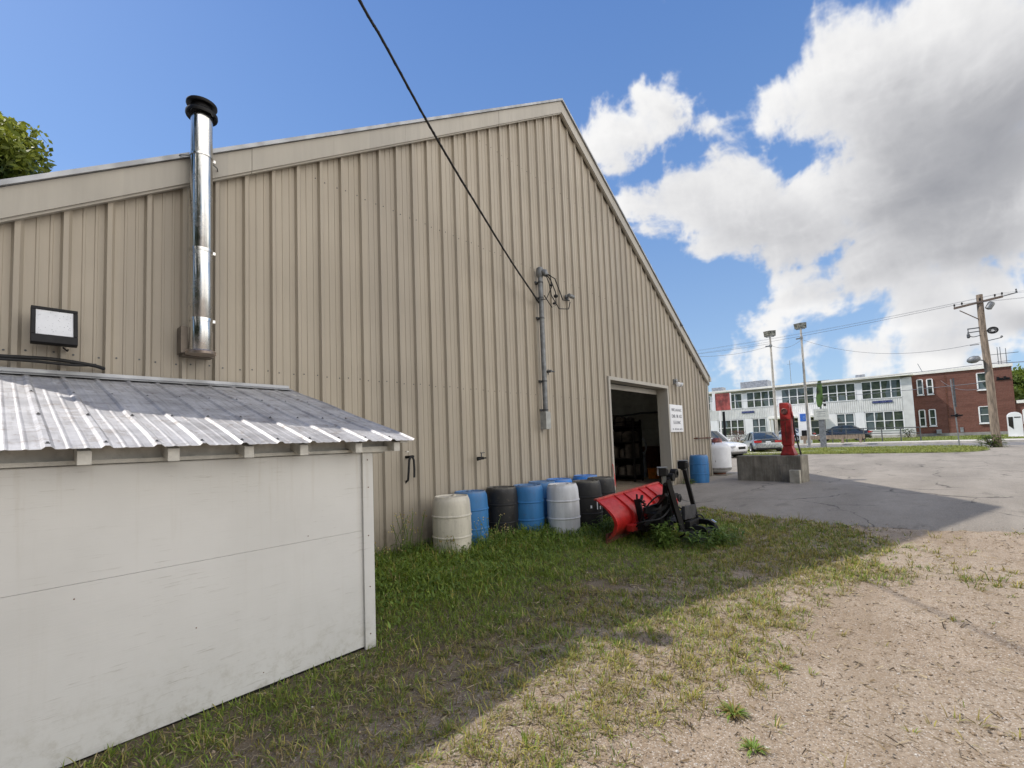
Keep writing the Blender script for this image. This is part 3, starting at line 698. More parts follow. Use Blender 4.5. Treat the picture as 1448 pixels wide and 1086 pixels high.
BL=[('b_cream',4.632,-.517,'cream white barrel with stained sides, first in the row nearest the shed',.0,(0,0)),
('b_blue',5.222,-.30,'blue barrel half hidden between the cream barrel and the brown black one',.4,(0,.01)),
('b_black',5.941,-.32,'faded black barrel between two blue barrels, third from the shed',.9,(.012,0)),
('b_blue',6.413,-.53,'blue barrel standing between the faded black barrel and the clean white one',1.4,(0,-.012)),
('b_blue',7.06,-.36,'blue barrel mostly hidden behind the clean white barrel',1.9,(0,0)),
('b_white',6.809,-1.033,'clean bluish white barrel in front of the row, beside the black drum',2.3,(0,.012)),
('b_bright',7.66,-.34,'bright blue barrel top showing between the white barrel and the black barrel in front',2.9,(0,0)),
('b_bright',8.62,-.36,'bright blue barrel farthest back against the wall behind the black drums',3.4,(0,0)),
('b_black',7.47,-1.10,'black drum with two white strip marks in front of the red plow end',-1.35,(0,0)),
('b_black',8.20,-.98,'dark grey black barrel with red cord beside the garage door opening',4.4,(0,0))]
for m,x,y,l,rz,t in BL:
    q=barrel('x',M[m],l,x,y,rz,t)
    if 'strip marks' in l:
        for a,zz,h,w in ((-.32,.46,.17,.018),(-.05,.40,.06,.02),(-.75,.43,.05,.03)):
            b=MB(); cx=.2935
            ang=a-.2-.0; b.box((cx*math.cos(ang),cx*math.sin(ang),zz),(.006,w,h),Matrix.Rotation(ang,3,'Z')); b.build('label_strip',M['sign_white'],q)
barrel('x',M['b_blue'],'lone blue barrel by the right corner of the wall next to the white tank',15.29,-.471,.3,(0,0),gz(15.29)-.005,1.02)
# red rope from the door jamb over the last barrel
jx=10.36
b=MB(); b.tube(smooth_path([(jx,-.07,1.02),(jx-.01,-.10,.9),(jx-.25,-.25,.62),(jx-.9,-.6,.58),(8.62,-.98,.72),(8.50,-1.02,.85)],8),.007,6)
b.tube(smooth_path([(jx+.02,-.07,1.02),(jx+.03,-.10,.7),(jx+.0,-.14,.45)],8),.007,6)
tag(b.build('hanging_rope',simple('red_rope',(.55,.02,.02),.5),None,smooth=60),'thin red rope running from the door jamb down over the dark barrel','rope')

# ================================================================ SNOW PLOW
plow=empty('snow_plow',(7.25,-2.4,0),0,'red snowplow blade with black mounting frame standing in the weeds before the garage door','snowplow')
def PL(mb,name,m,par=None,**k):
    o=mb.build(name,m,None,**k)
    if par is None: o.parent=plow; o.matrix_parent_inverse=Matrix.Translation((-7.25,2.4,0))
    else: o.parent=par; o.matrix_parent_inverse=par.matrix_parent_inverse.copy() if False else Matrix.Identity(4)
    return o
# blade profile in (depth back-positive d, height z): concave towards the wall
bp_=[]
for i in range(13):
    t=i/12; z=.07+.62*t
    d=.00+.21*math.sin(PI*min(1,t*1.02))**.9-.16*t*t   # bulges to the viewer in the middle, top leans forward
    bp_.append((d,z))
A=Vector((6.40,-2.10,0)); Bv=Vector((8.50,-2.22,0)); ud=(Bv-A).normalized(); bk=Vector((ud.y,-ud.x,0))  # bk points towards -Y (back)
if bk.y>0: bk=-bk
LB=(Bv-A).length
def PP(u,d,z): return A+ud*u+bk*d+Vector((0,0,z+ .045*u))
s=MB()
secs=[[PP(u,d,z) for d,z in bp_]+[PP(u,d-.012,z) for d,z in reversed(bp_)] for u in [LB*i/10 for i in range(11)]]
s.loft(secs); PL(s,'moldboard',M['red'],smooth=35)
s=MB()  # top lip
a=bp_[-1]; s.loft([[PP(u,a[0]+.025,a[1]-.012),PP(u,a[0]+.025,a[1]+.012),PP(u,a[0]-.03,a[1]+.014),PP(u,a[0]-.03,a[1]-.01)] for u in (0,LB)]); PL(s,'top_lip',simple('worn_red_edge',(.5,.06,.05),.4,0,.3,8,dirt=.3,dirtcol=(.4,.3,.28)))
# vertical curved ribs on the back
for u in (.01,.52,.80,1.32,1.58,LB-.012):
    s=MB(); w=.012 if u>.02 else .016; dep=.085 if .02<u<LB-.05 else .06
    poly=[]
    for d,z in bp_: poly.append((d,z))
    outer=[(d+dep*(1-.55*(z-.07)/.62),z) for d,z in bp_]
    sec=[]
    for uu in (u-w/2,u+w/2): sec.append([PP(uu,d+.002,z) for d,z in poly]+[PP(uu,d,z) for d,z in reversed(outer)])
    n_=len(poly); vs=sec[0]+sec[1]; N=2*n_; fs=[]
    for base,fl in ((0,1),(N,-1)):
        for i in range(n_-1):
            q=(base+i,base+i+1,base+N-2-i,base+N-1-i); fs.append(q if fl>0 else q[::-1])
    for i in range(N): fs.append((i,(i+1)%N,N+(i+1)%N,N+i))
    s.add(vs,fs); PL(s,'moldboard_rib',M['red'])
s=MB(); s.loft([[PP(u,.16,.16),PP(u,.16,.26),PP(u,.27,.26),PP(u,.27,.16)] for u in (.35,LB-.15)]); PL(s,'base_beam',M['red'],bevel=.006)
s=MB(); s.loft([[PP(u,.18,.33),PP(u,.18,.42),PP(u,.25,.40),PP(u,.25,.33)] for u in (.80,1.58)]); PL(s,'cross_rib',M['red'],bevel=.004)
s=MB(); s.loft([[PP(u,-.01,.015),PP(u,.015,.015),PP(u,.02,.17),PP(u,-.0,.17)] for u in (0,LB)]); PL(s,'cutting_edge',M['rust'])
# black trip spring post on the back
s=MB(); s.bar(PP(.66,.30,.10),PP(.66,.20,.62),.05,.10); s.bar(PP(.60,.30,.60),PP(.76,.24,.66),.04,.04); s.cyl(PP(.66,.2,.62),PP(.66,.2,.70),.016,8); PL(s,'trip_post',M['black_iron'],bevel=.004)
for u in (.86,1.5):
    s=MB(); L0=PP(u,.34,.16); L1=PP(u,.19,.56); hel=[]
    dv=(L1-L0); 
    for i in range(90):
        t=i/89; a=t*2*PI*9; hel.append(L0+dv*t+Vector((math.cos(a)*.032,math.sin(a)*.032,0)))
    s.tube(hel,.009,6); s.cyl(L0,L1,.012,8); PL(s,'trip_spring',M['black_iron'],smooth=60)
# A-frame / quadrant from pivot to mount
Lm=Vector((6.90,-2.98,.28)); Rm=Vector((7.52,-3.02,.28))
s=MB(); pv=PP(1.05,.30,.20)
s.bar(PP(.55,.30,.2),Lm,.07,.09); s.bar(PP(1.6,.30,.2),Rm,.07,.09); s.bar(PP(.5,.29,.22),PP(1.65,.29,.22),.09,.10); s.bar(Lm+Vector((0,.25,0)),Rm+Vector((0,.25,0)),.06,.08); PL(s,'a_frame',M['black_iron'],bevel=.004)
s=MB(); s.box(pv+Vector((.0,-.2,.18)),(.72,.05,.12)); s.box(pv+Vector((.05,-.30,.05)),(.55,.28,.025)); PL(s,'pivot_beam',M['black_iron'],bevel=.004)
# hydraulic angle cylinders (bright rods)
for a,b_ in ((PP(.62,.38,.16),Lm+Vector((.25,.1,.0))),(PP(1.5,.36,.18),Rm+Vector((-.1,.1,.0)))):
    s=MB(); m_=a.lerp(b_,.42); s.cyl(m_,b_,.035,12); c=PL(s,'hydraulic_cylinder',M['black'],smooth=40)
    s=MB(); s.cyl(a,m_,.019,10); PL(s,'cylinder_rod',M['chrome'],smooth=40)
# uprights (lift tower)
UL0=Vector((6.99,-3.08,.24)); UL1=Vector((6.84,-2.96,1.00)); UR0=Vector((7.50,-3.13,.30)); UR1=Vector((7.46,-2.99,1.10))
s=MB(); s.bar(UL0,UL1,.055,.075); s.bar(UL0+Vector((.09,.02,0)),UL1+Vector((.05,.0,-.25)),.015,.10); PL(s,'tower_upright',M['black_iron'],bevel=.005)
s=MB(); s.bar(UR0,UR1,.045,.065); s.bar(UR1,UR1+Vector((-.02,.05,.02)),.05,.03); PL(s,'tower_upright',M['black_iron'],bevel=.005)
s=MB(); s.box((UL0+UR0)/2+Vector((0,0,.20)),(.46,.05,.20),Matrix.Rotation(.05,3,'Y')); s.bar(UL0.lerp(UL1,.3),UR0.lerp(UR1,.3),.05,.05); PL(s,'tower_plate',simple('worn_dark_steel',(.05,.05,.055),.5,.4,.3,9,dirt=.4,dirtcol=(.12,.06,.03)),bevel=.005)
s=MB(); s.bar(UL1+Vector((0,0,-.02)),UL1+Vector((.23,.02,.07)),.06,.07); s.cyl(UL1+Vector((.1,-.06,.03)),UL1+Vector((.1,.1,.03)),.06,14); s.lathe([(.035,-.05),(.07,-.045),(.07,.045),(.035,.05)],16,UL1+Vector((.24,-.01,.08)),Matrix.Rotation(PI/2,3,'X'),cap=False); PL(s,'lift_arm',M['black_iron'],smooth=40)
s=MB(); s.bar(UL1+Vector((.0,.0,-.1)),PP(1.1,.28,.34),.035,.05); s.bar(UL1+Vector((-.08,.0,-.22)),PP(.95,.28,.34),.03,.05); PL(s,'lift_link',M['black_iron'])
s=MB(); s.cyl(UL1+Vector((.03,.05,-.08)),Vector((7.0,-2.8,.35)),.042,12); PL(s,'lift_cylinder',M['black'],smooth=40)
s=MB(); s.lathe([(.01,-.02),(.05,-.02),(.062,-.006),(.062,.01),(.03,.016),(.028,.03),(.01,.032)],20,UL0.lerp(UL1,.62)+Vector((.10,-.06,0)),Matrix.Rotation(PI/2,3,'X')); PL(s,'hitch_pin_ring',M['rubber'],smooth=40)
s=MB(); s.lathe([(.001,-.03),(.036,-.03),(.036,.0),(.001,.0)],18,UL0.lerp(UL1,.62)+Vector((.10,-.066,0)),Matrix.Rotation(PI/2,3,'X')); PL(s,'red_reflector',simple('red_reflector',(.6,.06,.05),.3),smooth=40)
s=MB(); s.bar(PP(1.75,.24,.12),PP(1.80,.16,.80),.05,.09); s.bar(PP(1.5,.30,.45),PP(1.95,.28,.5),.05,.07); s.box(PP(1.45,.34,.30),(.5,.10,.16)); s.bar(PP(1.2,.30,.34),PP(1.75,.24,.66),.035,.06); PL(s,'spring_bracket',M['black_iron'],bevel=.004)
s=MB(); s.box((6.98,-2.72,.38),(.34,.22,.20)); s.bar((6.75,-2.6,.52),(7.3,-2.66,.55),.05,.10); s.bar((6.7,-2.62,.3),(6.95,-2.9,.62),.03,.05); PL(s,'quadrant_plate',M['black'],bevel=.006)
# valve block with red fittings
s=MB(); s.box((7.02,-2.86,.52),(.14,.14,.2)); s.cyl((7.02,-2.86,.6),(7.02,-2.86,.76),.055,12); PL(s,'pump_unit',M['black'],bevel=.006)
for i in range(5):
    s=MB(); s.cyl((6.98+.03*(i%3),-2.945,.44+.05*i),(6.98+.03*(i%3),-2.975,.44+.05*i),.014,8); PL(s,'hose_fitting',M['pumpred'] if i%2 else M['chrome'])
for pts_ in ([(7.0,-2.96,.5),(6.95,-3.06,.36),(7.02,-3.1,.18),(7.1,-3.0,.1)],[(7.05,-2.95,.6),(7.2,-3.1,.45),(7.3,-3.12,.25),(7.42,-3.2,.12),(7.5,-3.25,.2)],[(6.95,-2.93,.55),(6.75,-2.85,.42),(6.62,-2.6,.36),(6.75,-2.45,.26)],[(7.0,-2.9,.66),(6.85,-2.8,.75),(6.8,-2.6,.55),(6.9,-2.45,.3)],[(7.43,-3.1,.4),(7.52,-3.2,.38),(7.55,-3.26,.2),(7.52,-3.28,.05)]):
    s=MB(); s.tube(smooth_path(pts_,8),.013,7); PL(s,'hydraulic_hose',M['rubber'],smooth=60)
# rear receiver arms / feet
for a in ([(7.46,-3.08,.30),(7.47,-3.2,.30),(7.43,-3.34,.30),(7.36,-3.44,.25),(7.34,-3.47,.2)],[(7.12,-3.06,.26),(7.18,-3.2,.25),(7.2,-3.32,.23),(7.18,-3.40,.17)]):
    s=MB(); p=smooth_path(a,5)
    for q,w in zip(p,p[1:]): s.bar(q,w+(w-q)*.1,.055,.075)
    PL(s,'receiver_arm',M['black'],bevel=.003)
s=MB(); s.cyl((7.42,-3.38,.33),(7.37,-3.46,.30),.028,10); PL(s,'receiver_pin',M['chrome'],smooth=40)
s=MB(); s.box((7.3,-3.14,.3),(.5,.08,.10)); s.box((7.34,-3.28,.19),(.34,.2,.03)); s.bar((7.2,-3.2,.3),(7.2,-3.2,.02),.04,.04); PL(s,'mount_crossbar',M['black_iron'],bevel=.004)
s=MB(); s.tube(smooth_path([(7.28,-3.3,.16),(7.34,-3.4,.16),(7.38,-3.42,.0)],6),.012,6); s.tube(smooth_path([(7.40,-3.3,.24),(7.44,-3.4,.2),(7.44,-3.42,.0)],6),.012,6); s.box((7.3,-3.22,.12),(.42,.16,.14)); s.bar((7.05,-3.0,.22),(7.5,-3.26,.10),.05,.06); PL(s,'stand_leg',M['pipe_dark'],smooth=60)
# headlights
def plowlight(c,yaw,name):
    s=MB(); R3=Matrix.Rotation(yaw,3,'Z')
    def T(mb): mb.v=[tuple(R3@Vector(p)+Vector(c)) for p in mb.v]; return mb
    s.loft([[(-.085*k,y,-.06*h),(.085*k,y,-.06*h),(.095*k,y,.06*h),(-.095*k,y,.06*h)] for y,k,h in ((.09,1.,1.),(.06,1.02,1.05),(-.02,.9,.95),(-.06,.5,.6))])
    o=PL(T(s),'headlight',M['black'],bevel=.01)
    s=MB(); s.bb(-.08,.08,.092,.097,-.05,.05); PL(T(s),'headlight_lens',simple('plow_lens',(.55,.57,.58),.15),None)
    s=MB(); s.bb(-.1,.1,-.05,.1,.066,.074); s.bar((0,.0,-.06),(0.01,.0,-.16),.03,.05); PL(T(s),'headlight_bracket',M['pipe_grey'])
plowlight((6.80,-2.93,1.12),.5,'l'); plowlight((7.50,-2.98,1.185),.15,'r')

# ================================================================ CONCRETE BLOCK, PUMP, TANK
bx=Vector((16.17,-2.34,0)); bz=gz(16.2)-.01
bd=Vector((16.036-16.309,-3.263+1.416,0)).normalized(); ang=math.atan2(bd.y,bd.x)
e=empty('concrete_block',(bx.x+.27,bx.y,bz),ang,'large stained concrete block carrying the red fuel pump at the lot edge','block')
b=MB(); b.bb(-.95,.93,-.33,.33,0,.82)
b.build('block_body',M['concrete'],e,bevel=.018)
b=MB(); b.bb(.36,.66,-.352,-.332,.0,.55); b.build('broken_face',M['concrete'],e,bevel=.01)
b=MB(); b.box((.82,-.53,.205),(.27,.16,.41),Matrix.Rotation(.06,3,'Z'))
o=b.build('concrete_chunk',simple('pale_concrete',(.40,.375,.31),.9,0,.2,4,.3,30,dirt=.3),None,bevel=.012); o.location=e.location; o.rotation_euler=e.rotation_euler
tag(o,'small pale concrete slab leaning on the front of the large block','slab')
pu=empty('fuel_pump',(bx.x+.27+bd.x*.52,bx.y+bd.y*.52,bz+.82),ang,'faded red vintage fuel pump with a black hose on the concrete block','fuel pump')
b=MB(); b.loft([[(-.20*k,-.15*k,z),(.20*k,-.15*k,z),(.20*k,.15*k,z),(-.20*k,.15*k,z)] for z,k in ((0,1),(.05,1),(.09,.9),(.24,.68),(.30,.62))]); b.build('pump_base',M['pumpred'],pu,bevel=.012)
b=MB(); 
prf=[(-.13,.30),(.13,.30),(.14,.36),(.145,1.30),(.135,1.54),(.08,1.62),(-.12,1.64),(-.15,1.62),(-.155,1.3),(-.145,.36)]
b.prism(prf,'y',-.12,.12); b.build('pump_cabinet',M['pumpred'],pu,bevel=.02)
b=MB(); b.bb(-.105,.10,-.13,-.121,.42,1.08); b.build('front_panel',M['pumpred'],pu,bevel=.006)
b=MB(); b.bb(-.012,.008,-.135,-.122,.44,1.06); b.bb(-.125,.12,-.133,-.122,1.08,1.11); b.build('trim_strip',M['rust'],pu)
b=MB(); b.lathe([(.085,0),(.095,.012),(.085,.02),(.075,.02),(.073,.006),(.001,.006)],24,(-.01,-.122,1.36),Matrix.Rotation(PI/2,3,'X'),cap=False); b.build('dial_face',simple('faded_dial',(.13,.05,.045),.4,0,.4,9),pu,smooth=40)
b=MB(); b.tube(smooth_path([(.14,-.02,1.2),(.19,-.03,1.2),(.21,-.05,1.05),(.22,-.06,.75),(.28,-.08,.40),(.34,-.1,.12),(.36,-.1,.02)],8),.024,10); b.build('pump_hose',M['rubber'],pu,smooth=60)
b=MB(); b.bar((.13,-.02,1.5),(.19,-.02,1.1),.045,.08); b.bar((.19,-.02,1.1),(.20,-.03,.62),.035,.05); b.build('nozzle',M['pumpred'],pu,bevel=.01)
# propane tank
tz=gz(18.4)
e=empty('propane_tank',(18.3,-.12,tz),.4,'upright white propane tank on a low pad at the building corner','tank')
b=MB(); p=[(.002,.07)]
for i in range(1,9):
    a=PI/2*i/8; p.append((.47*math.sin(a),.24-.17*math.cos(a)))
p.append((.475,.30)); p.append((.475,1.0))
for i in range(1,9):
    a=PI/2*i/8; p.append((.475*math.cos(a)+.002,1.0+.24*math.sin(a)))
b.lathe(p,40,cap=False); b.build('tank_shell',M['white'],e,smooth=40)
b=MB(); b.lathe([(.46,.20),(.476,.22),(.479,.29),(.46,.29)],40,cap=False); b.build('tank_band',M['tank_base'],e,smooth=40)
b=MB(); b.lathe([(.25,-.02),(.26,-.02),(.26,.12),(.25,.12)],28,cap=False); b.build('foot_ring',M['rust'],e)
b=MB(); b.lathe([(.02,1.37),(.10,1.40),(.17,1.35),(.19,1.27),(.19,1.14),(.18,1.14)],24,cap=False); b.build('valve_dome',simple('dome_maroon',(.3,.09,.075),.5,0,.5,7),e,smooth=40)
b=MB(); b.cyl((0,0,1.15),(0,0,1.28),.03,10); b.cyl((0,0,1.24),(-.3,.1,1.22),.014,8); b.tube([(-.28,.1,1.22),(-.42,.12,1.0),(-.45,.12,.5)],.014,6); b.build('gas_line',M['pipe_dark'],e)
b=MB(); b.bb(-.6,.55,-.5,.5,0,.05); 
o=b.build('tank_pad',M['concrete'],None,bevel=.01); o.location=(18.42,-.05,tz-.02); tag(o,'low concrete pad under the white propane tank','pad')
# ================================================================ GROUND SHEETS
def hash2(ix,iy,s):
    h=np.sin(ix*127.1+iy*311.7+s*74.7)*43758.5453
    return h-np.floor(h)
def vn(x,y,s=0):
    ix=np.floor(x);iy=np.floor(y);fx=x-ix;fy=y-iy
    ux=fx*fx*(3-2*fx);uy=fy*fy*(3-2*fy)
    a=hash2(ix,iy,s);b=hash2(ix+1,iy,s);c=hash2(ix,iy+1,s);d=hash2(ix+1,iy+1,s)
    return a+(b-a)*ux+(c-a)*uy+(a-b-c+d)*ux*uy
def fb(x,y,sc_,o=4,s=0):
    t=0;a=.5;n=0
    for i in range(o):
        t=t+a*vn(x*sc_+i*17.3,y*sc_-i*9.1,s+i); n+=a; a*=.55; sc_*=2.07
    return t/n
GZX=np.array([p[0] for p in PRO]);GZZ=np.array([p[1] for p in PRO])
def gzn(x): return np.interp(x,GZX,GZZ)
def sst(a,b,x):
    t=np.clip((x-a)/(b-a),0,1); return t*t*(3-2*t)
def gheight(x,y):
    near=sst(12.,9.,x)*sst(-22,-13,y)
    return gzn(x)+near*((fb(x,y,.8,3,3)-.5)*.05+(fb(x,y,5,3,5)-.5)*.022)
def axis(parts):
    out=[]
    for a,b,st in parts: out+=list(np.arange(a,b,st))
    out.append(parts[-1][1]); return np.array(out)
gx=axis([(-400,-60,40),(-60,-6,6),(-6,-1,.5),(-1,11,.07),(11,20,.6),(20,70,3),(70,900,60)])
gy=axis([(-500,-60,40),(-60,-14,4),(-14,-8,.35),(-8,0,.07),(0,6,1.),(6,70,6),(70,600,50)])
X,Y=np.meshgrid(gx,gy); Z=gheight(X,Y)
nx,ny_=len(gx),len(gy)
idx=np.arange(nx*ny_).reshape(ny_,nx)
f=np.stack([idx[:-1,:-1],idx[:-1,1:],idx[1:,1:],idx[1:,:-1]],-1).reshape(-1,4)
g=raw_mesh('ground',np.stack([X,Y,Z],-1).reshape(-1,3),f.ravel(),np.full(len(f),4),[M['ground']],smooth=True); tag(g,kind='structure')

EDG=[(0.,10.42),(-1.2,10.5),(-2.1,10.5),(-3.26,9.97),(-4.2,9.75),(-4.88,9.71),(-5.78,9.91),(-6.94,10.12),(-9,10.6),(-14,12),(-30,15),(-70,20)]
ey=np.array([p[0] for p in EDG][::-1]); ex_=np.array([p[1] for p in EDG][::-1])
def aedge(y): return np.interp(y,ey,ex_)+(fb(y,y*0,1.7,3,9)-.5)*.5+(fb(y,y*0,9,3,4)-.5)*.16
ys_=np.concatenate([np.arange(-70,-14,2.),np.arange(-14,-.001,.05),[-.06]])
rows=[]
for y in ys_:
    a=aedge(np.array([y]))[0]; t=np.array([0,.004,.012,.03,.06,.12,.25,.5,1.])
    xs_=a+(41.5-a)*t; rows.append(np.stack([xs_,np.full(9,y),gzn(xs_)+np.where(t==0,.001,.014)],-1))
P_=np.array(rows); n_r=len(rows); idx=np.arange(n_r*9).reshape(n_r,9)
f=np.stack([idx[:-1,:-1],idx[:-1,1:],idx[1:,1:],idx[1:,:-1]],-1).reshape(-1,4)
g=raw_mesh('asphalt_lot',P_.reshape(-1,3),f.ravel(),np.full(len(f),4),[M['asphalt']],smooth=True); tag(g,kind='structure')
def sheet(name,poly_xy,m,dz,step=None):
    """strip sheet between x0..x1 following the terrain: poly = (x0,x1,y0,y1)"""
    x0,x1,y0,y1=poly_xy
    xs_=np.linspace(x0,x1,max(2,int((x1-x0)/2)+1)); yy=np.linspace(y0,y1,max(2,int((y1-y0)/6)+1))
    XX,YY=np.meshgrid(xs_,yy); ZZ=gzn(XX)+dz; idx=np.arange(XX.size).reshape(XX.shape)
    f=np.stack([idx[:-1,:-1],idx[:-1,1:],idx[1:,1:],idx[1:,:-1]],-1).reshape(-1,4)
    o=raw_mesh(name,np.stack([XX,YY,ZZ],-1).reshape(-1,3),f.ravel(),np.full(len(f),4),[m]); return tag(o,kind='structure')
sheet('side_lot',(17.95,41.5,-.06,60),M['asphalt'],.010)
sheet('street',(41.5,45.4,-90,90),M['street'],.018)
sheet('lawn',(48.2,130,-90,90),M['lawn'],.022)
# sidewalk slab with a real kerb
def slab(name,x0,x1,y0,y1,h,m):
    s=MB(); s.loft([[(x0,y,gz(x0)-.05),(x0,y,gz(x0)+h),(x1,y,gz(x1)+h),(x1,y,gz(x1)-.05)] for y in np.linspace(y0,y1,40)]); o=s.build(name,m); return tag(o,kind='structure')
slab('kerb',45.4,45.65,-90,90,.15,M['kerb'])
slab('sidewalk',45.66,48.2,-90,90,.145,M['sidewalk'])
# grass island between lot and street, rounded right end
s=MB(); outl=[]
for i in range(13):
    a=-PI/2+PI*i/12; outl.append((37.4-3.9*math.sin(a)*-1*-1, -7.2-1.6*math.cos(a)))
isl=[(33.5,-7.2)]+[(37.45+3.95*math.sin(-PI/2+PI*i/12),-7.2-1.7*math.cos(-PI/2+PI*i/12)) for i in range(1,12)]+[(41.4,-7.2),(41.4,32),(31.0,32),(31.6,6),(32.9,.5)]
zt=lambda x:gz(x)+.06
n_=len(isl); s.add([(x,y,gz(x)-.05) for x,y in isl]+[(x,y,zt(x)) for x,y in isl],[tuple(range(n_,2*n_))]+[(i,(i+1)%n_,n_+(i+1)%n_,n_+i) for i in range(n_)])
tag(s.build('grass_island',M['lawn']),kind='structure')
s=MB(); s.prism([(33.6,.9),(35.5,.5),(39,1.6),(41.4,1.8),(41.4,3.8),(37,3.9),(33.3,3.0)],'z',.1,.36); tag(s.build('path',M['sidewalk']),kind='structure')

# ================================================================ GRASS, STRAW, PEBBLES (nobody could count them)
def inside_shed(x,y): return (x<2.2)&(y>-2.36)
def cover(x,y):
    yb=np.interp(x,[0,2.2,2.6,3.7,5.6,7.5,8.8,9.6],[-2.6,-2.5,-2.5,-2.8,-3.0,-3.4,-3.5,-2.8])
    n1=fb(x,y,.9,4,1); n2=fb(x,y,2.6,3,2); n3=fb(x,y,6,2,6)
    yn=y+(n1-.5)*1.5+(n2-.5)*.7
    lush=sst(-.35,.25,yn-yb)*sst(10.2,9.2,x+ (n2-.5)*1.)
    # patchy belt out to the shadow line
    lo=np.interp(x,[0,1.5,2.8,4.6,7,9,10.5],[-3.3,-4.3,-4.5,-4.7,-5.3,-5.0,-4.7])
    belt=sst(-.5,.25,yn-lo)*sst(.32,.50,n1*.62+n2*.38)*sst(10.6,9.4,x)
    weak=sst(-.35,.35,yn-lo)*.42*sst(.42,.6,n2)
    sp=np.zeros_like(x)
    for cx,cy,r,w in ((2.15,-4.15,.55,1.1),(2.75,-4.45,.35,.9),(4.5,-4.15,.45,.6),(5.0,-4.35,.4,.55),(6.6,-4.9,.7,.5),(5.6,-4.75,.5,.5),(3.9,-4.75,.3,.4),(7.6,-5.2,.6,.35),(8.6,-4.6,1.,.6),(9.3,-3.9,.7,.7),(1.15,-2.75,.8,.7),(.5,-2.75,.5,.6),(.3,-2.42,.22,1.1),(.65,-2.43,.2,1.1),(1.,-2.43,.25,1.2),(1.35,-2.42,.2,1.),(1.7,-2.43,.25,1.2),(2.05,-2.45,.25,1.2),(2.3,-3.6,.5,.9),(2.5,-2.9,.3,.5),(3.4,-3.5,.35,.55),(8.2,-5.6,.8,.2),(7.2,-6.2,.8,.15),(3.2,-4.6,.25,.5)):
        d=np.hypot((x-cx),(y-cy)*1.15); sp=np.maximum(sp,w*sst(1.25,.1,d/r+(n2-.5)*1.1+(n3-.5)*.6))
    far=.055*sst(.60,.75,n2)*sst(-8.,-6.,y)
    edge=.5*sst(.35,.0,np.abs(x-aedge(y)+.12))*sst(.42,.6,n2)*sst(-8,-4.3,y)
    c=np.maximum.reduce([lush,belt*.75,weak,sp*.8,far,edge])
    c=np.where(inside_shed(x,y)|(x>aedge(y)+.12),0,c)
    h=.04+.03*n2+ .055*sst(.2,1.7,yn-yb)*(.6+.9*n1)*sst(1.9,2.6,x)*sst(9.6,8.6,x)+.08*sst(-1.35,-.7,y)*sst(2.2,2.5,x)*sst(9.4,9.0,x)
    return c,h,lush
def blades(n,xr,yr,dens_scale,wmul=1.,far=False):
    x=rng.uniform(*xr,n); y=rng.uniform(*yr,n)
    c,h,l=cover(x,y); d=np.hypot(x,y+5.85)
    keep=(rng.random(n)<c*dens_scale); return x[keep],y[keep],h[keep],l[keep],d[keep]
def blade_mesh(name,x,y,h,w,colr,lean=.55,z=None,flat=False,mat=None,ang=None):
    n=len(x); a=rng.uniform(0,2*PI,n) if ang is None else ang; ln=np.abs(rng.normal(lean,lean*.45,n))
    if z is None: z=gheight(x,y)-.004
    dx,dy=np.cos(a),np.sin(a); tw=rng.normal(0,.5,n); px_,py_=-np.sin(a+tw),np.cos(a+tw)
    px,py,pz=x,y,z; co=np.zeros((n,7,3)); k=0
    for i,(fr,wd) in enumerate(((0,.8),(.36,1.),(.72,.75),(1.,0))):
        if i:
            th=np.clip(ln*(.35+.62*i),0,2.0); L=h*(.36 if i<3 else .28)
            px=px+dx*L*np.sin(th); py=py+dy*L*np.sin(th); pz=pz+L*np.cos(th)
            pz=np.maximum(pz,z+.006)
        if wd:
            for s__ in (-.5,.5):
                co[:,k,0]=px+px_*w*wd*s__; co[:,k,1]=py+py_*w*wd*s__; co[:,k,2]=pz; k+=1
        else: co[:,k,0]=px; co[:,k,1]=py; co[:,k,2]=pz; k+=1
    b_=np.arange(n)[:,None]*7
    loops=np.concatenate([b_+np.array([[0,1,3,2]]),b_+np.array([[2,3,5,4]]),b_+np.array([[4,5,6]])],1).ravel(); tot=np.tile([4,4,3],n)
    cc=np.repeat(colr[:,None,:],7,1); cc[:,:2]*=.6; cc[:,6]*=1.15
    return raw_mesh(name,co.reshape(-1,3),loops,tot,[mat or M['leaf']],attr=cc.reshape(-1,3))
def palette(n,x,y,lush,dry=.0):
    t=rng.random(n); n1=fb(x,y,1.3,3,8)
    g1=np.array([.115,.185,.024]);g2=np.array([.235,.31,.052]);g3=np.array([.31,.28,.07]);g4=np.array([.36,.285,.15])
    c=g1+(g2-g1)*t[:,None]
    ye=np.clip((rng.random(n)<(.10+.4*(1-lush)*sst(.35,.6,n1)+dry)).astype(float),0,1)[:,None]
    c=c*(1-ye)+(g3*(.8+.5*t[:,None]))*ye
    st=(rng.random(n)<(.05+.16*(1-lush)))[:,None]
    c=np.where(st,g4*(.7+.6*t[:,None]),c)
    return c*(.75+.5*rng.random((n,1)))
x,y,h,l,d=blades(620000,(-.3,10.8),(-6.6,-.0),.42); keep=(l>.25)&(rng.random(len(x))<.8); x,y,h,l,d=[q[keep] for q in (x,y,h,l,d)]
hh=h*(.5+1.1*rng.random(len(x))); w=(.0032+.003*rng.random(len(x)))*(1+.10*d)*(.8+.7*(hh>.12)); A_=rng.uniform(0,2*PI,len(x))
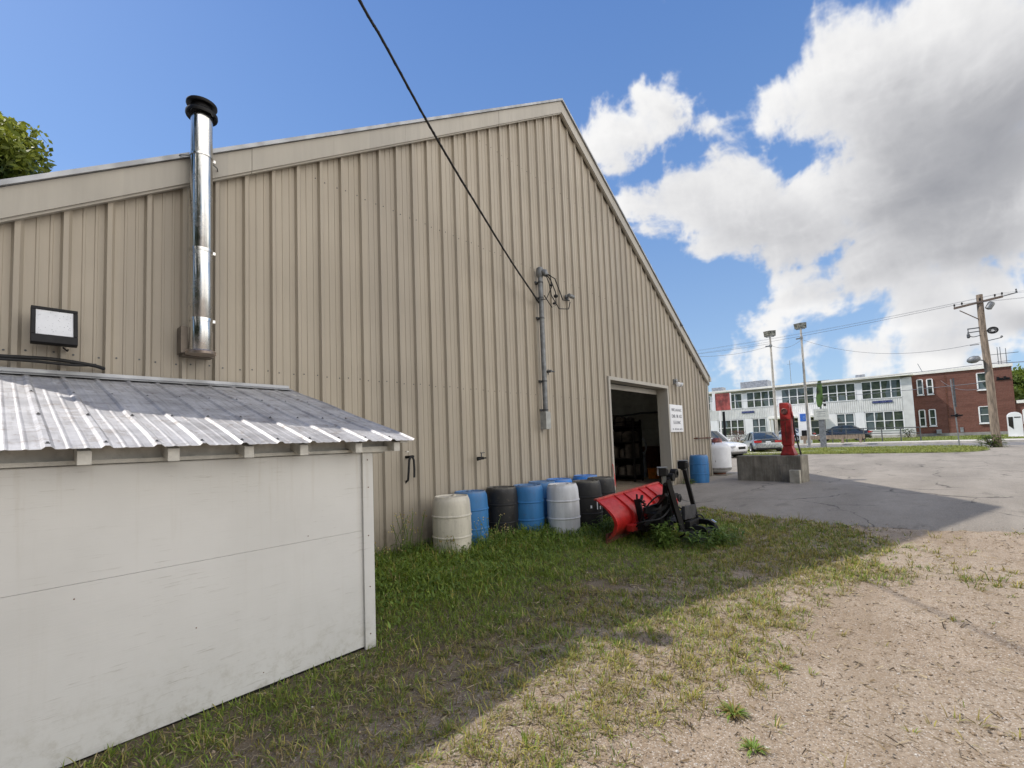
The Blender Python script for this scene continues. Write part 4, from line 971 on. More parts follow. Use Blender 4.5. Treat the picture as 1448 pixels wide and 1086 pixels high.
# tufts over the worn part: blades fan out of a common root
n=60000; tx=rng.uniform(-.3,10.8,n); ty=rng.uniform(-7.2,-.0,n); c,h2,l2=cover(tx,ty); kk=(rng.random(n)<c*.62*(1-.85*l2)); tx,ty,h2,l2=tx[kk],ty[kk],h2[kk],l2[kk]
cnt=rng.integers(4,17,len(tx)); rep=np.repeat(np.arange(len(tx)),cnt); m=len(rep); big=np.exp(rng.normal(0,.4,len(tx)))
aa=rng.uniform(0,2*PI,m); rr=rng.random(m)**.7*.035*big[rep]
x2=tx[rep]+rr*np.cos(aa); y2=ty[rep]+rr*np.sin(aa); hh2=(.028+.055*rng.random(m))*big[rep]**.7*(.8+h2[rep]*3); d2=np.hypot(x2,y2+5.85); w2=(.0026+.0026*rng.random(m))*(1+.11*d2)
pc=palette(len(x),x,y,l,0); sun2=sst(-3.7,-4.4,y2); pc2=palette(m,x2,y2,l2[rep],.18*sun2)
tone=(.75+.5*rng.random(len(tx)))[rep][:,None]; dryt=(rng.random(len(tx))<.22)[rep][:,None]; pc2=np.where(dryt,pc2*.4+np.array([.30,.235,.11])*.6,pc2)*tone
X_=np.concatenate([x,x2]);Y_=np.concatenate([y,y2]);H_=np.concatenate([hh,hh2]);W_=np.concatenate([w,w2]);C_=np.concatenate([pc,pc2]);AN=np.concatenate([A_,aa+rng.normal(0,.5,m)])
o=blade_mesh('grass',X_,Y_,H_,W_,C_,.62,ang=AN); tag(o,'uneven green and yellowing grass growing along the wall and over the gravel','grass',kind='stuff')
# small broad leaves mixed into the lush part + clover
n=26000; x=rng.uniform(2.2,9.6,n); y=rng.uniform(-3.2,-.02,n); c,h,l=cover(x,y); k=rng.random(n)<l*.9*sst(-2.6,-1.2,y+.5*(fb(x,y,1.2,3,4)-.5)); x,y,h=x[k],y[k],h[k]; n=len(x)
hz=h*rng.uniform(.3,1.2,n); zc=gheight(x,y)+hz; sz=rng.uniform(.012,.032,n); a=rng.uniform(0,2*PI,n); ti=rng.normal(0,.5,n)
co=np.zeros((n,4,3))
for i,(u,v) in enumerate(((-1,0),(0,-.5),(1,0),(0,.5))):
    co[:,i,0]=x+sz*(u*np.cos(a)-v*np.sin(a)); co[:,i,1]=y+sz*(u*np.sin(a)+v*np.cos(a)); co[:,i,2]=zc+sz*u*ti
t=rng.random((n,1)); cc=np.array([.08,.145,.025])*(1-t)+np.array([.17,.24,.05])*t; cc=np.repeat((cc*(.7+.6*rng.random((n,1))))[:,None,:],4,1)
o=raw_mesh('ground_leaves',co.reshape(-1,3),np.arange(n*4),np.full(n,4),[M['leaf']],attr=cc.reshape(-1,3)); tag(o,'low broad leafy ground cover among the lush grass by the barrels','ground cover',kind='stuff')
# dry straw lying flat
n=60000; x=rng.uniform(-.3,10.2,n); y=rng.uniform(-8.,-.3,n); c,h,l=cover(x,y); n2=fb(x,y,2.2,3,12)
k=(rng.random(n)<(.10+.45*c*(1-l)+.5*sst(.5,.7,n2)*sst(-6.5,-3,y)))&(~inside_shed(x,y))&(x<aedge(y)); x,y=x[k],y[k]; n=len(x)
a=rng.uniform(0,2*PI,n); L=rng.uniform(.008,.035,n)*(1+1.2*(rng.random(n)<.12)); w=rng.uniform(.0012,.003,n)*(1+.1*np.hypot(x,y+5.85)); z=gheight(x,y)+rng.uniform(.003,.012,n); b2=rng.normal(0,.4,n)
co=np.zeros((n,4,3))
for i,(u,v) in enumerate(((-1,-1),(-1,1),(1,1),(1,-1))):
    aa=a+ (b2 if u>0 else 0)
    co[:,i,0]=x+L*u*np.cos(a)-w*v*np.sin(a); co[:,i,1]=y+L*u*np.sin(a)+w*v*np.cos(a); co[:,i,2]=z+(u>0)*rng.uniform(0,.012,n)
t=rng.random((n,1)); cc=np.array([.20,.14,.075])*(1-t)+np.array([.50,.42,.29])*t
dk=(rng.random((n,1))<.22); cc=np.where(dk,np.array([.07,.05,.03]),cc); cc=np.repeat(cc[:,None,:],4,1)
o=raw_mesh('dry_straw',co.reshape(-1,3),np.arange(n*4),np.full(n,4),[M['leaf']],attr=cc.reshape(-1,3)); tag(o,'dry straw bits and dead grass strewn over the gravel','straw',kind='stuff')
# pebbles
n=70000; r=1.7*np.exp(rng.uniform(0,np.log(9.2),n)); th=rng.uniform(-.45*PI,.42*PI,n); x=r*np.cos(th); y=-5.85+r*np.sin(th)
c,h,l=cover(x,y); k=(rng.random(n)>l*.97)&(~inside_shed(x,y))&(x<aedge(y)+.4)&(y<-.3)&(x>-.6); x,y,r=x[k],y[k],r[k]; n=len(x)
s_=np.exp(rng.normal(-5.7,.45,n))*(1+.07*r); s_=np.clip(s_,.002,.022)
oc=np.array([(1,0,0),(-1,0,0),(0,1,0),(0,-1,0),(0,0,1),(0,0,-1),(.62,.62,.45),(-.62,.6,.42),(-.6,-.62,.45),(.6,-.6,.42)],float)
from itertools import combinations
bmx=bmesh.new(); vv=[bmx.verts.new(p) for p in oc]; bmesh.ops.convex_hull(bmx,input=vv); bmx.verts.index_update(); tri=[[v.index for v in f.verts] for f in bmx.faces]; bmx.free()
tri=np.array(tri)
rot=rng.uniform(0,2*PI,n); co=oc[None]*(1+.35*rng.normal(0,1,(n,10,1)).clip(-1,1)*.6)
co=co*np.stack([np.ones(n),rng.uniform(.6,1,n),rng.uniform(.45,.8,n)],-1)[:,None,:]*s_[:,None,None]
cx=co[...,0]*np.cos(rot)[:,None]-co[...,1]*np.sin(rot)[:,None]; cy=co[...,0]*np.sin(rot)[:,None]+co[...,1]*np.cos(rot)[:,None]
co=np.stack([cx+x[:,None],cy+y[:,None],co[...,2]+(np.maximum(gheight(x,y),np.where(x>aedge(y),gzn(x)+.014,-1))+s_*.25)[:,None]],-1)
loops=(np.arange(n)[:,None,None]*10+tri[None]).ravel()
t=rng.random((n,1)); cc=np.array([.24,.17,.105])*(1-t)+np.array([.43,.34,.245])*t; q=rng.random((n,1)); cc=np.where(q<.12,np.array([.10,.085,.07]),cc); cc=np.where(q>.93,np.array([.62,.58,.52]),cc)
o=raw_mesh('gravel',co.reshape(-1,3),loops,np.full(n*len(tri),3),[M['stone']],attr=np.repeat(cc,10,0)); tag(o,'loose tan and grey gravel pebbles over the yard','gravel',kind='stuff')
# grass on the island and lawn beyond the lot
n=42000; x=rng.uniform(31.5,41.3,n); y=rng.uniform(-8.8,7,n); k=(fb(x,y,.7,3,3)>.36)&((y>-7.2)|(np.hypot((x-37.45)/3.9,(y+7.2)/1.6)<1))&(x>32.3+.2*0+np.interp(y,[-8,.5,7],[1.1,.6,-.6])); x,y=x[k],y[k]; n=len(x)
t=rng.random((n,1)); cc=(np.array([.15,.20,.045])*(1-t)+np.array([.30,.30,.085])*t)
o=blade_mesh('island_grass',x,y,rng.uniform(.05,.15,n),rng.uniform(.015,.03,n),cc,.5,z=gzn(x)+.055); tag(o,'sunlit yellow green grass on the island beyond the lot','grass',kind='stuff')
n=26000; x=48.3+17*rng.random(n)**1.6; y=rng.uniform(-22,15,n); t=rng.random((n,1)); cc=(np.array([.13,.19,.04])*(1-t)+np.array([.26,.28,.08])*t)
o=blade_mesh('lawn_grass',x,y,rng.uniform(.06,.16,n),rng.uniform(.03,.05,n),cc,.5,z=gzn(x)+.02); tag(o,'mown lawn grass before the school buildings','grass',kind='stuff')

# ================================================================ WEEDS (single plants)
class PM:
    def __init__(s): s.v=[];s.f=[];s.c=[]
    def leaf(s,p,d,L,w,col_,droop=.3,fold=.15):
        d=Vector(d).normalized(); side=d.cross(Vector((0,0,1)))
        if side.length<.05: side=Vector((1,0,0))
        side.normalize(); up=side.cross(d); p=Vector(p); b=len(s.v)
        prof=((0,.12),(.3,.9),(.6,.85),(1,.0))
        for t,k in prof:
            c=p+d*(L*t)-Vector((0,0,1))*(droop*L*t*t)
            if k==0: s.v.append(c); s.c.append([q*1.1 for q in col_]); continue
            s.v.append(c+side*(w*k*.5)+up*(fold*w*k)); s.v.append(c); s.v.append(c-side*(w*k*.5)+up*(fold*w*k))
            s.c+= [col_,[q*.8 for q in col_],col_]
        for i in range(2):
            o=b+i*3; s.f+=[(o,o+1,o+4,o+3),(o+1,o+2,o+5,o+4)]
        o=b+6; s.f+=[(o,o+1,o+3),(o+1,o+2,o+3)]
        # three cross rows -> b, b+3, b+6, tip b+9
        s.f[-2]=(b+6,b+7,b+9); s.f[-1]=(b+7,b+8,b+9)
    def stem(s,pts_,r,col_):
        m=MB(); m.tube(pts_,r,5,cap=False); b=len(s.v); s.v+=[Vector(p) for p in m.v]; s.c+=[col_]*len(m.v); s.f+=[tuple(b+i for i in f) for f in m.f]
    def dot(s,p,r,col_):
        m=MB(); m.sphere(p,r,6,4); b=len(s.v); s.v+=[Vector(p) for p in m.v]; s.c+=[col_]*len(m.v); s.f+=[tuple(b+i for i in f) for f in m.f]
    def build(s,name,par=None):
        fl=[i for f in s.f for i in f]; return raw_mesh(name,[tuple(p) for p in s.v],fl,[len(f) for f in s.f],[M['leaf']],attr=np.array(s.c))
def weed(kind,x,y,h,n,label,seed):
    r=random.Random(seed); p=PM(); z0=float(gheight(np.array([x]),np.array([y]))[0])
    def gcol(k=1.): 
        t=r.random(); return [(.07+.10*t)*k,(.135+.11*t)*k,(.02+.03*t)*k]
    for i in range(n):
        a=r.uniform(0,2*PI); le=r.uniform(.05,.5); H=h*r.uniform(.55,1.05)
        bx_,by_=x+r.uniform(-1,1)*.22*min(1,n/10),y+r.uniform(-1,1)*.14
        if kind=='tall':
            pts_=[Vector((bx_+math.cos(a)*le*H*t*t,by_+math.sin(a)*le*H*t*t*.5,z0+H*t)) for t in (0,.25,.5,.75,1)]
            p.stem(pts_,.0035,gcol(.9)); nl=int(H*26)
            for j in range(nl):
                t=.12+.85*j/nl; q=pts_[min(3,int(t*4))].lerp(pts_[min(4,int(t*4)+1)],t*4-int(t*4)); aa=r.uniform(0,2*PI)
                p.leaf(q,(math.cos(aa),math.sin(aa),r.uniform(-.1,.6)),.085*(1.15-t)*r.uniform(.6,1.4),.032*(1.15-t)*r.uniform(.7,1.3),gcol(),.4)
            for j in range(5):
                q=pts_[-1]+Vector((r.uniform(-.05,.05),r.uniform(-.04,.04),r.uniform(-.1,.03))); p.dot(q,r.uniform(.005,.011),r.choice(([.5,.42,.2],[.36,.33,.16],[.3,.22,.08])))
        elif kind=='broad':
            pts_=[Vector((bx_+math.cos(a)*le*H*t,by_+math.sin(a)*le*H*t,z0+H*t*.8)) for t in (0,.33,.66,1)]
            p.stem(pts_,.004,gcol(.9))
            for j in range(9):
                t=.15+.85*j/8; q=pts_[0].lerp(pts_[-1],t); aa=a+j*2.4
                p.leaf(q,(math.cos(aa),math.sin(aa),r.uniform(.0,.7)),.15*r.uniform(.6,1.2),.036*r.uniform(.7,1.2),gcol(1.05),.35)
        else:
            for q_ in range(3):
                L=h*r.uniform(.55,1.1); c=gcol(1.6) if r.random()<.6 else [.28,.22,.07]; aa=a+q_*2.1; rr=.012
                p.leaf((x+rr*math.cos(aa),y+rr*math.sin(aa),z0),(math.cos(aa)*r.uniform(.3,1.5),math.sin(aa)*r.uniform(.3,1.5),1.),L,.007+.012*h,c,r.uniform(.3,.8),.1)
    o=p.build('weed_plant'); tag(o,label,'weed','weeds growing along the wall and plow'); return o
weed('tall',3.95,-.35,.72,16,'tall seeding weeds against the wall left of the cream barrel',1)
weed('tall',3.35,-.5,.42,10,'shorter leafy weeds at the wall beside the shed corner',2)
weed('tall',4.35,-.75,.40,9,'dark leafy weed touching the left side of the cream barrel',3)
weed('tall',5.0,-.92,.50,10,'flowering weed in front of the gap between cream and blue barrels',4)
weed('tall',5.55,-.82,.36,7,'small weed at the foot of the faded black barrel',5)
weed('broad',6.15,-1.05,.28,8,'low leafy weed before the blue barrel',6)
weed('broad',7.25,-1.62,.34,10,'bushy weed between the clean white barrel and the plow blade',7)
weed('broad',6.72,-2.9,.50,22,'large broad leafed weed in front of the red plow blade',8)
weed('broad',7.0,-3.38,.36,18,'low broad leafed weed under the plow mounting frame',9)
weed('broad',7.38,-3.62,.30,15,'small broad leafed weed nearest the camera side of the plow',10)
weed('clump',7.72,-3.42,.46,22,'yellowing clump of long grass at the right foot of the plow',11)
weed('clump',2.92,-4.93,.13,34,'small round grass tuft alone on the sunlit gravel',12)
weed('clump',2.66,-5.1,.10,22,'grass tuft at the bottom edge of the gravel left of the round tuft',13)
weed('clump',3.7,-5.05,.09,18,'thin grass tuft on the gravel right of the round tuft',14)
weed('broad',14.75,-.32,.22,9,'little weed at the foot of the wall near the lone blue barrel',15)
weed('tall',2.55,-.9,.34,9,'leafy weed peeking out behind the shed corner board',16)
# ================================================================ VEHICLES
def carpaint(n,c,metal=.3): return simple(n,c,.28,metal,.05,2,coat=.8)
M['car_silver']=carpaint('silver_car_paint',(.34,.36,.37),.6); M['car_white']=carpaint('white_car_paint',(.70,.71,.72),0); M['car_dark']=carpaint('dark_car_paint',(.018,.022,.03),.2); M['car_grey']=carpaint('grey_car_paint',(.42,.44,.45),.4)
M['car_glass']=simple('car_glass',(.02,.028,.032),.05,0,.1,3,spec=.9); M['tail_red']=simple('taillight_red',(.42,.02,.02),.15,0,.1,9,coat=.6); M['lamp_clear']=simple('lamp_clear',(.6,.62,.64),.1,.3,.1,8)
M['tyre']=simple('tyre_rubber',(.014,.014,.015),.8); M['rim']=simple('alloy_rim',(.45,.46,.48),.3,.8,.1,8)
def car(label,cat,loc,yaw,paint,L,W,H,suv=False,group=None):
    e=empty('parked_car',loc,yaw,label,cat,group)
    # +x is forward; stations: x, half width, belt height, bottom, hood/top of lower body
    hw=W/2; gc=.20 if not suv else .26
    bl=.62*H if not suv else .60*H
    if suv: st=[(0,.90,.34,.62,.84),(.04,.95,.28,.70,1.0),(.12,.99,gc,.78,1.02),(.35,1,gc,.8,1.0),(.62,1,gc,.8,.99),(.72,.99,gc,.78,.95),(.86,.96,gc,.74,.90),(.965,.90,.3,.68,.80),(1,.80,.36,.60,.66)]
    else: st=[(0,.86,.36,.60,.80),(.02,.92,.30,.66,1.0),(.10,.97,gc,.74,1.06),(.25,1,gc,.76,1.02),(.5,1,gc,.76,.98),(.66,.99,gc,.74,.96),(.82,.96,gc,.70,.86),(.955,.88,.28,.62,.72),(1,.76,.34,.55,.58)]
    b=MB(); secs=[]
    for x,k,zb,zm,zt in st:
        w=hw*k; zt=bl*zt; zm=zm*bl
        secs.append([(x*L-L/2,y,z) for y,z in ((-w*.90,zb),(-w*.98,zb+.08),(-w,zm*.82),(-w*.985,zm),(-w*.93,zt-.03),(-w*.80,zt),(0,zt+.02),(w*.80,zt),(w*.93,zt-.03),(w*.985,zm),(w,zm*.82),(w*.98,zb+.08),(w*.90,zb))])
    b.loft(secs); o=b.build('car_body',paint,e,smooth=35); o.modifiers.new('s','SUBSURF').levels=1; o.modifiers['s'].render_levels=2
    # greenhouse
    if suv: gs=[(.03,.84,bl*.98),(.075,.78,H*.93),(.2,.77,H),(.48,.77,H*.995),(.57,.76,H*.96),(.715,.84,bl*.97)]
    else: gs=[(.115,.78,bl*1.04),(.29,.70,H*.965),(.40,.70,H),(.52,.70,H*.99),(.60,.71,H*.945),(.76,.80,bl*.97)]
    b=MB(); secs=[]
    for x,k,zt in gs:
        w=hw*k; z0=bl*.94
        wb=hw*.88
        secs.append([(x*L-L/2,y,z) for y,z in ((-wb,z0),(-(w+(wb-w)*.1),max(z0+.01,zt-.05)),(-w*.9,zt),(0,zt+.012),(w*.9,zt),((w+(wb-w)*.1),max(z0+.01,zt-.05)),(wb,z0))])
    b.loft(secs); b.build('window_glass',M['car_glass'],e,smooth=30)
    b=MB(); rs=gs[1:-1]; secs=[]
    for x,k,zt in rs:
        w=hw*k; secs.append([(x*L-L/2,y,z) for y,z in ((-w*1.035,zt-.075),(-w*.93,zt+.012),(0,zt+.026),(w*.93,zt+.012),(w*1.035,zt-.075),(w*.9,zt-.02),(0,zt),(-w*.9,zt-.02))])
    b.loft(secs); b.build('roof_panel',paint,e,smooth=35)
    for sgn in (-1,1):
        for (i,j) in ((0,1),(len(gs)-1,len(gs)-2)):
            a_=gs[i];c_=gs[j]; b=MB()
            b.bar((a_[0]*L-L/2,sgn*hw*.88,bl*.95),(c_[0]*L-L/2,sgn*hw*c_[1]*.99,c_[2]-.03),.07,.10 if not suv else .13); b.build('roof_pillar',paint,e,bevel=.01)
        xm=(.47 if not suv else .42)*L-L/2; b=MB(); b.bar((xm,sgn*hw*.885,bl*.95),(xm-.05,sgn*hw*.735,H-.05),.05,.05); b.build('roof_pillar',M['black'],e)
        b=MB(); b.sphere((.70*L-L/2,sgn*(hw+.09),bl*1.03),.09,10,6,sc=(.6,1.1,.75)); b.bar((.70*L-L/2,sgn*hw*.9,bl*.98),(.70*L-L/2,sgn*(hw+.05),bl*1.02),.03,.03); b.build('wing_mirror',paint,e,smooth=50)
        for xw in (.19,.81):
            wr=.33 if not suv else .37; c=(xw*L-L/2,sgn*(hw-.10),wr)
            Rw=Matrix.Rotation(PI/2*-sgn,3,'X')
            b=MB(); b.lathe([(wr+.055,-.02),(wr+.055,.103),(wr+.02,.106),(wr+.0,.09)],28,c,Rw,cap=False); b.lathe([(wr+.05,.095),(.01,.095)],28,c,Rw,cap=False); b.build('wheel_arch',M['black'],e)
            wv=empty('wheel'); 
            bpy.data.objects.remove(wv)
            b=MB(); b.lathe([(wr*.62,-.1),(wr*.92,-.1),(wr,-.07),(wr,.09),(wr*.93,.115),(wr*.64,.118)],28,c,Rw,cap=False); w_=b.build('wheel',M['tyre'],e,smooth=40)
            b=MB(); b.lathe([(wr*.66,.113),(wr*.62,.118),(wr*.58,.10),(.05,.09),(.04,.115),(.001,.115)],28,c,Rw,cap=False)
            for q in range(5):
                an=2*PI*q/5; d=Rw@Vector((math.cos(an),math.sin(an),0)); b.bar(Vector(c)+d*.03+Rw@Vector((0,0,.106)),Vector(c)+d*wr*.6+Rw@Vector((0,0,.11)),.05,.02,upv=tuple(Rw@Vector((0,0,1))))
            b.build('rim',M['rim'],w_,smooth=40)
    if suv: 
        for s_ in (-1,1):
            b=MB(); b.box((-L/2+.03,s_*hw*.84,bl*.92),(.10,.14,.34)); b.build('taillight',M['tail_red'],e,bevel=.02)
            b=MB(); b.box((L/2-.16,s_*hw*.72,bl*.66),(.24,.34,.13),Matrix.Rotation(-s_*.25,3,'Z')); b.build('headlight',M['lamp_clear'],e,bevel=.03)
        b=MB(); b.box((L/2-.04,0,bl*.56),(.08,W*.4,.16)); b.build('grille',M['black'],e,bevel=.02)
        b=MB(); b.bb(-L*.45,L*.45,-hw*.985,hw*.985,gc-.04,gc+.12); b.build('lower_cladding',simple('grey_cladding',(.10,.10,.10),.6),e,bevel=.03)
    else:
        for s_ in (-1,1):
            b=MB(); b.loft([[(-L/2+.03+dx,s_*hw*y,z) for dx,y,z in ((.02,k0,z0),(.02,k0,z1),(0,k1,z1-.02),(0,k1,z0+.03))] for (k0,k1,z0,z1) in ((.42,.42,bl*.78,bl*.93),)]+[[(-L/2+.14,s_*hw*.93,bl*.78),(-L/2+.16,s_*hw*.93,bl*.98),(-L/2+.10,s_*hw*.93,bl*.96),(-L/2+.10,s_*hw*.93,bl*.82)]]); b.box((-L/2+.07,s_*hw*.68,bl*.87),(.15,hw*.5,.15),Matrix.Rotation(s_*-.22,3,'Z')); b.build('taillight',M['tail_red'],e,bevel=.015)
            b=MB(); b.box((L/2-.22,s_*hw*.7,bl*.62),(.34,.34,.12),Matrix.Rotation(-s_*.4,3,'Z')); b.build('headlight',M['lamp_clear'],e,bevel=.03)
        b=MB(); b.bb(-L/2+.005,-L/2+.03,-.5*hw,.5*hw,bl*.79,bl*.92); b.build('boot_panel',simple('dark_boot_panel',(.06,.07,.075),.3,.3),e,bevel=.008)
        b=MB(); b.bb(-L/2-.012,-L/2+.004,-.16,.16,bl*.80,bl*.90); b.build('licence_plate',M['sign_white'],e)
        b=MB(); b.bb(-L/2+.02,-L/2+.3,-hw*.8,hw*.8,bl*1.045,bl*1.065); b.build('boot_lip',paint,e,bevel=.008)
        b=MB(); b.bb(-L/2-.0,-L/2+.2,-hw*.82,hw*.82,.24,.34); b.build('rear_bumper_trim',M['black'],e,bevel=.03)
    return e
car('silver sedan seen from behind with red taillights, parked just beyond the concrete block','car',(37.18,2.76,gz(37.18)+.014),math.radians(25.5),M['car_silver'],4.7,1.84,1.46)
car('white SUV facing right, its front half showing past the corner of the beige wall','SUV',(30.6,4.3,gz(30)+.014),math.radians(-105),M['car_white'],4.6,1.88,1.74,True)
car('dark sedan parked sideways by the school entrance behind the low wooden rail','car',(57.4,-.1,gz(57.4)+.05),math.radians(88),M['car_dark'],4.9,1.9,1.55)
car('pale silver car parked in the shade under the school entrance canopy','car',(58.8,4.6,gz(58.8)+.05),math.radians(60),M['car_grey'],4.6,1.85,1.5)

# ================================================================ SCHOOL BUILDING (white, two storeys)
FX=66.
def wglass():
    m,nt,b=new_mat('school_window_glass')
    g=nt.coords((1,1,1),'World'); gg=nt.coords((.1,.9,.9),'World'); hs=nt.coords((.1,.25,9.),'World')
    n=nt.noise(gg,1.5,6,.7); cell=nt.coords((.02,1.16,.55),'World')
    c=nt.mix(nt.mapr(n,.35,.65),(.028,.04,.033),(.085,.105,.07))  # tree and sky reflections put into the pane colour
    vo=nt.new('ShaderNodeTexVoronoi'); vo.inputs['Scale'].default_value=1.; nt.link(cell,vo.inputs['Vector'])
    sp=nt.new('ShaderNodeSeparateColor'); nt.link(vo.outputs['Color'],sp.inputs[0])
    c=nt.mix(nt.mapr(sp.outputs[0],.45,.6,0,.75),c,(.13,.165,.18)); c=nt.mix(nt.mapr(sp.outputs[1],.7,.8,0,.6),c,(.05,.05,.045))
    nt.link(c,b.inputs['Base Color']); b.inputs['Roughness'].default_value=.12; b.inputs['Specular IOR Level'].default_value=.35; return m
M['wglass']=wglass()
M['panel_white']=simple('white_corrugated_cladding',(.62,.62,.60),.55,0,.07,1.2,dirt=.12,dirtcol=(.35,.33,.3))
M['panel_bright']=simple('white_panel',(.78,.78,.78),.45,0,.04,1.)
M['fascia']=simple('white_fascia',(.80,.78,.72),.6,0,.05,1.); M['soffit']=simple('grey_band',(.36,.35,.31),.7,0,.08,1.)
M['brick']=None
def brick_mat():
    m,nt,b=new_mat('red_brick')
    tc=nt.coords((1,1,1),'World'); sw=nt.new('ShaderNodeSeparateXYZ'); nt.link(tc,sw.inputs[0]); cb=nt.new('ShaderNodeCombineXYZ'); nt.link(nt.math('ADD',sw.outputs[1],sw.outputs[0]),cb.inputs[0]); nt.link(sw.outputs[2],cb.inputs[1])
    br=nt.new('ShaderNodeTexBrick'); br.inputs['Scale'].default_value=1; br.inputs['Brick Width'].default_value=.22; br.inputs['Row Height'].default_value=.075; br.inputs['Mortar Size'].default_value=.008
    br.inputs['Color1'].default_value=(.13,.038,.026,1); br.inputs['Color2'].default_value=(.19,.062,.042,1); br.inputs['Mortar'].default_value=(.20,.15,.12,1); nt.link(cb.outputs[0],br.inputs['Vector'])
    n=nt.noise(nt.coords((1,.35,2.2),'World'),1.2,6,.7); c=nt.mix(nt.mapr(n,.35,.7,0,.55),br.outputs['Color'],(.09,.03,.02)); c=nt.mix(nt.mapr(n,.62,.75,0,.4),c,(.24,.10,.07))
    nt.link(c,b.inputs['Base Color']); b.inputs['Roughness'].default_value=.9; return m
M['brick']=brick_mat()
sch=empty('school_building',(FX,5,.5),0,'white two storey school building with long bands of windows across the street','building')
def SC(mb,name,m,par=None,**k):
    o=mb.build(name,m,None,**k)
    if par is None: o.parent=sch; o.matrix_parent_inverse=Matrix.Translation((-FX,-5,-.5))
    else: o.parent=par
    return o
YR,YL=-5.85,40.
s=MB(); s.bb(FX+.3,FX+16,YR,YL,.3,7.2); SC(s,'main_wall',M['panel_white'])
s=MB(); s.bb(FX-.02,FX+.3,YR+.9,2.2,.95,1.50); s.bb(FX-.02,FX+.3,7.7,YL,.95,1.50)
SC(s,'lower_panel',M['panel_white'])
# corrugated spandrel band between the storeys
s=MB(); y=YR+.9; pl=[]
while y<YL: pl+= [(y,0),(y+.04,-.03),(y+.10,-.03),(y+.14,0)]; y+=.2
poly_t=[(FX-.02+d,yy) for yy,d in pl]
s.add([(a,b_,3.64) for a,b_ in poly_t]+[(a,b_,5.02) for a,b_ in poly_t],[(i,i+1,len(poly_t)+i+1,len(poly_t)+i) for i in range(len(poly_t)-1)]); SC(s,'spandrel_cladding',M['panel_white'])
s=MB(); s.bb(FX-.06,FX+.3,YR,YR+.89,.95,7.0); 
for z in (2.4,3.65,5.05): s.bb(FX-.065,FX-.05,YR,YR+.89,z,z+.03)
SC(s,'corner_panel',M['panel_white'])
s=MB(); s.bb(FX+.05,FX+.3,YR+.9,YL,7.02,7.35); SC(s,'soffit_band',M['soffit'])
s=MB(); s.bb(FX-.5,FX+16.3,YR-.12,YL,7.36,7.62); SC(s,'roof_fascia',M['fascia'])
s=MB(); s.bb(FX-.1,FX+.3,YR,YL,.2,.94); SC(s,'foundation',M['kerb'])
def win(y0,y1,z0,z1,n,x=FX-.02,par=None,fr='panel_bright',dbl=True):
    """framed window bank: y0>y1 panes n"""
    ya,yb=min(y0,y1),max(y0,y1); s=MB(); t=.10
    s.bb(x-.06,x+.1,ya,yb,z0-.08,z0); s.bb(x-.06,x+.1,ya,yb,z1,z1+.07)
    w=(yb-ya)/n
    for i in range(n+1):
        yy=ya+i*w; s.bb(x-.055,x+.1,yy-t/2,yy+t/2,z0,z1)
    if dbl: s.bb(x-.035,x+.1,ya,yb,(z0+z1)/2-.035,(z0+z1)/2+.035)
    return s,(ya,yb,z0,z1,x)
def put_win(adder,*a,**k):
    s,(ya,yb,z0,z1,x)=win(*a,**k); f=adder(s,'window',M['panel_bright'])
    s=MB(); s.bb(x+.02,x+.05,ya+.04,yb-.04,z0,z1); adder(s,'pane',M['wglass'],f); return f
def addS(mb,name,m,par=None):
    o=mb.build(name,m,None)
    o.parent=par or sch
    if par is None: o.matrix_parent_inverse=Matrix.Translation((-FX,-5,-.5))
    else: o.matrix_parent_inverse=Matrix.Identity(4)
    return o
# panes are parented to a window whose own local space equals world (offset only by the root inverse)
for i in range(11):
    y=-4.93+4.04*i
    put_win(addS,y,y+3.45,5.12,7.0,4)
    s=MB(); s.bb(FX-.03,FX+.1,y+3.51,y+3.98,5.03,7.0); SC(s,'pier_panel',M['panel_bright'])
for y0,y1,n in ((-4.93,-1.6,4),(-.58,1.08,2),(8.58,10.15,2),(11.15,14.4,4),(16,19.4,4),(20.2,23.5,4)):
    put_win(addS,y0,y1,1.56,3.52,n)
for y0,y1 in ((-1.53,-.65),(1.14,2.2),(7.7,8.5),(10.22,11.08),(14.5,15.9)):
    s=MB(); s.bb(FX-.03,FX+.3,y0,y1,1.51,3.63); SC(s,'pier_panel',M['panel_bright'])
# entrance canopy with recessed doors
s=MB(); s.bb(FX-2.6,FX+.2,2.2,7.75,3.32,3.66); SC(s,'entrance_canopy',M['fascia'],bevel=.05)
s=MB(); s.bb(FX+.24,FX+.299,2.2,7.7,.9,3.3); SC(s,'entrance_back',simple('entrance_shade',(.075,.07,.06),.8,0,.3,1.5))  # shade of the recess put into the panel's dark colour
for y in (3.3,5.2,6.5):
    s=MB(); s.bb(FX+.2,FX+.27,y-.5,y+.5,1.0,3.05); f=addS(s,'entrance_door',M['panel_bright']); 
    s=MB(); s.bb(FX+.17,FX+.195,y-.38,y+.38,1.2,2.05); s.bb(FX+.17,FX+.195,y-.38,y+.38,2.15,2.9); addS(s,'door_pane',M['wglass'],f)
for y in (2.35,7.6):
    s=MB(); s.cyl((FX-2.3,y,.6),(FX-2.3,y,3.33),.09,12); SC(s,'canopy_post',M['fascia'])
# blue name strips with pale marks
for yc,zc,L in ((-3.25,4.68,1.75),(10.6,4.5,1.5)):
    s=MB(); s.bb(FX-.10,FX-.055,yc-L/2,yc+L/2,zc-.13,zc+.13); q=addS(s,'name_strip',M['navy'])
    s=MB(); n=13; 
    for i in range(n):
        if i in (4,9): continue
        yy=yc+L/2-(i+.7)*L/(n+.4); s.bb(FX-.108,FX-.101,yy-.03,yy+.03,zc-.05,zc+.05)
    addS(s,'strip_lettering',simple('strip_letters',(.16,.18,.32),.5),q)
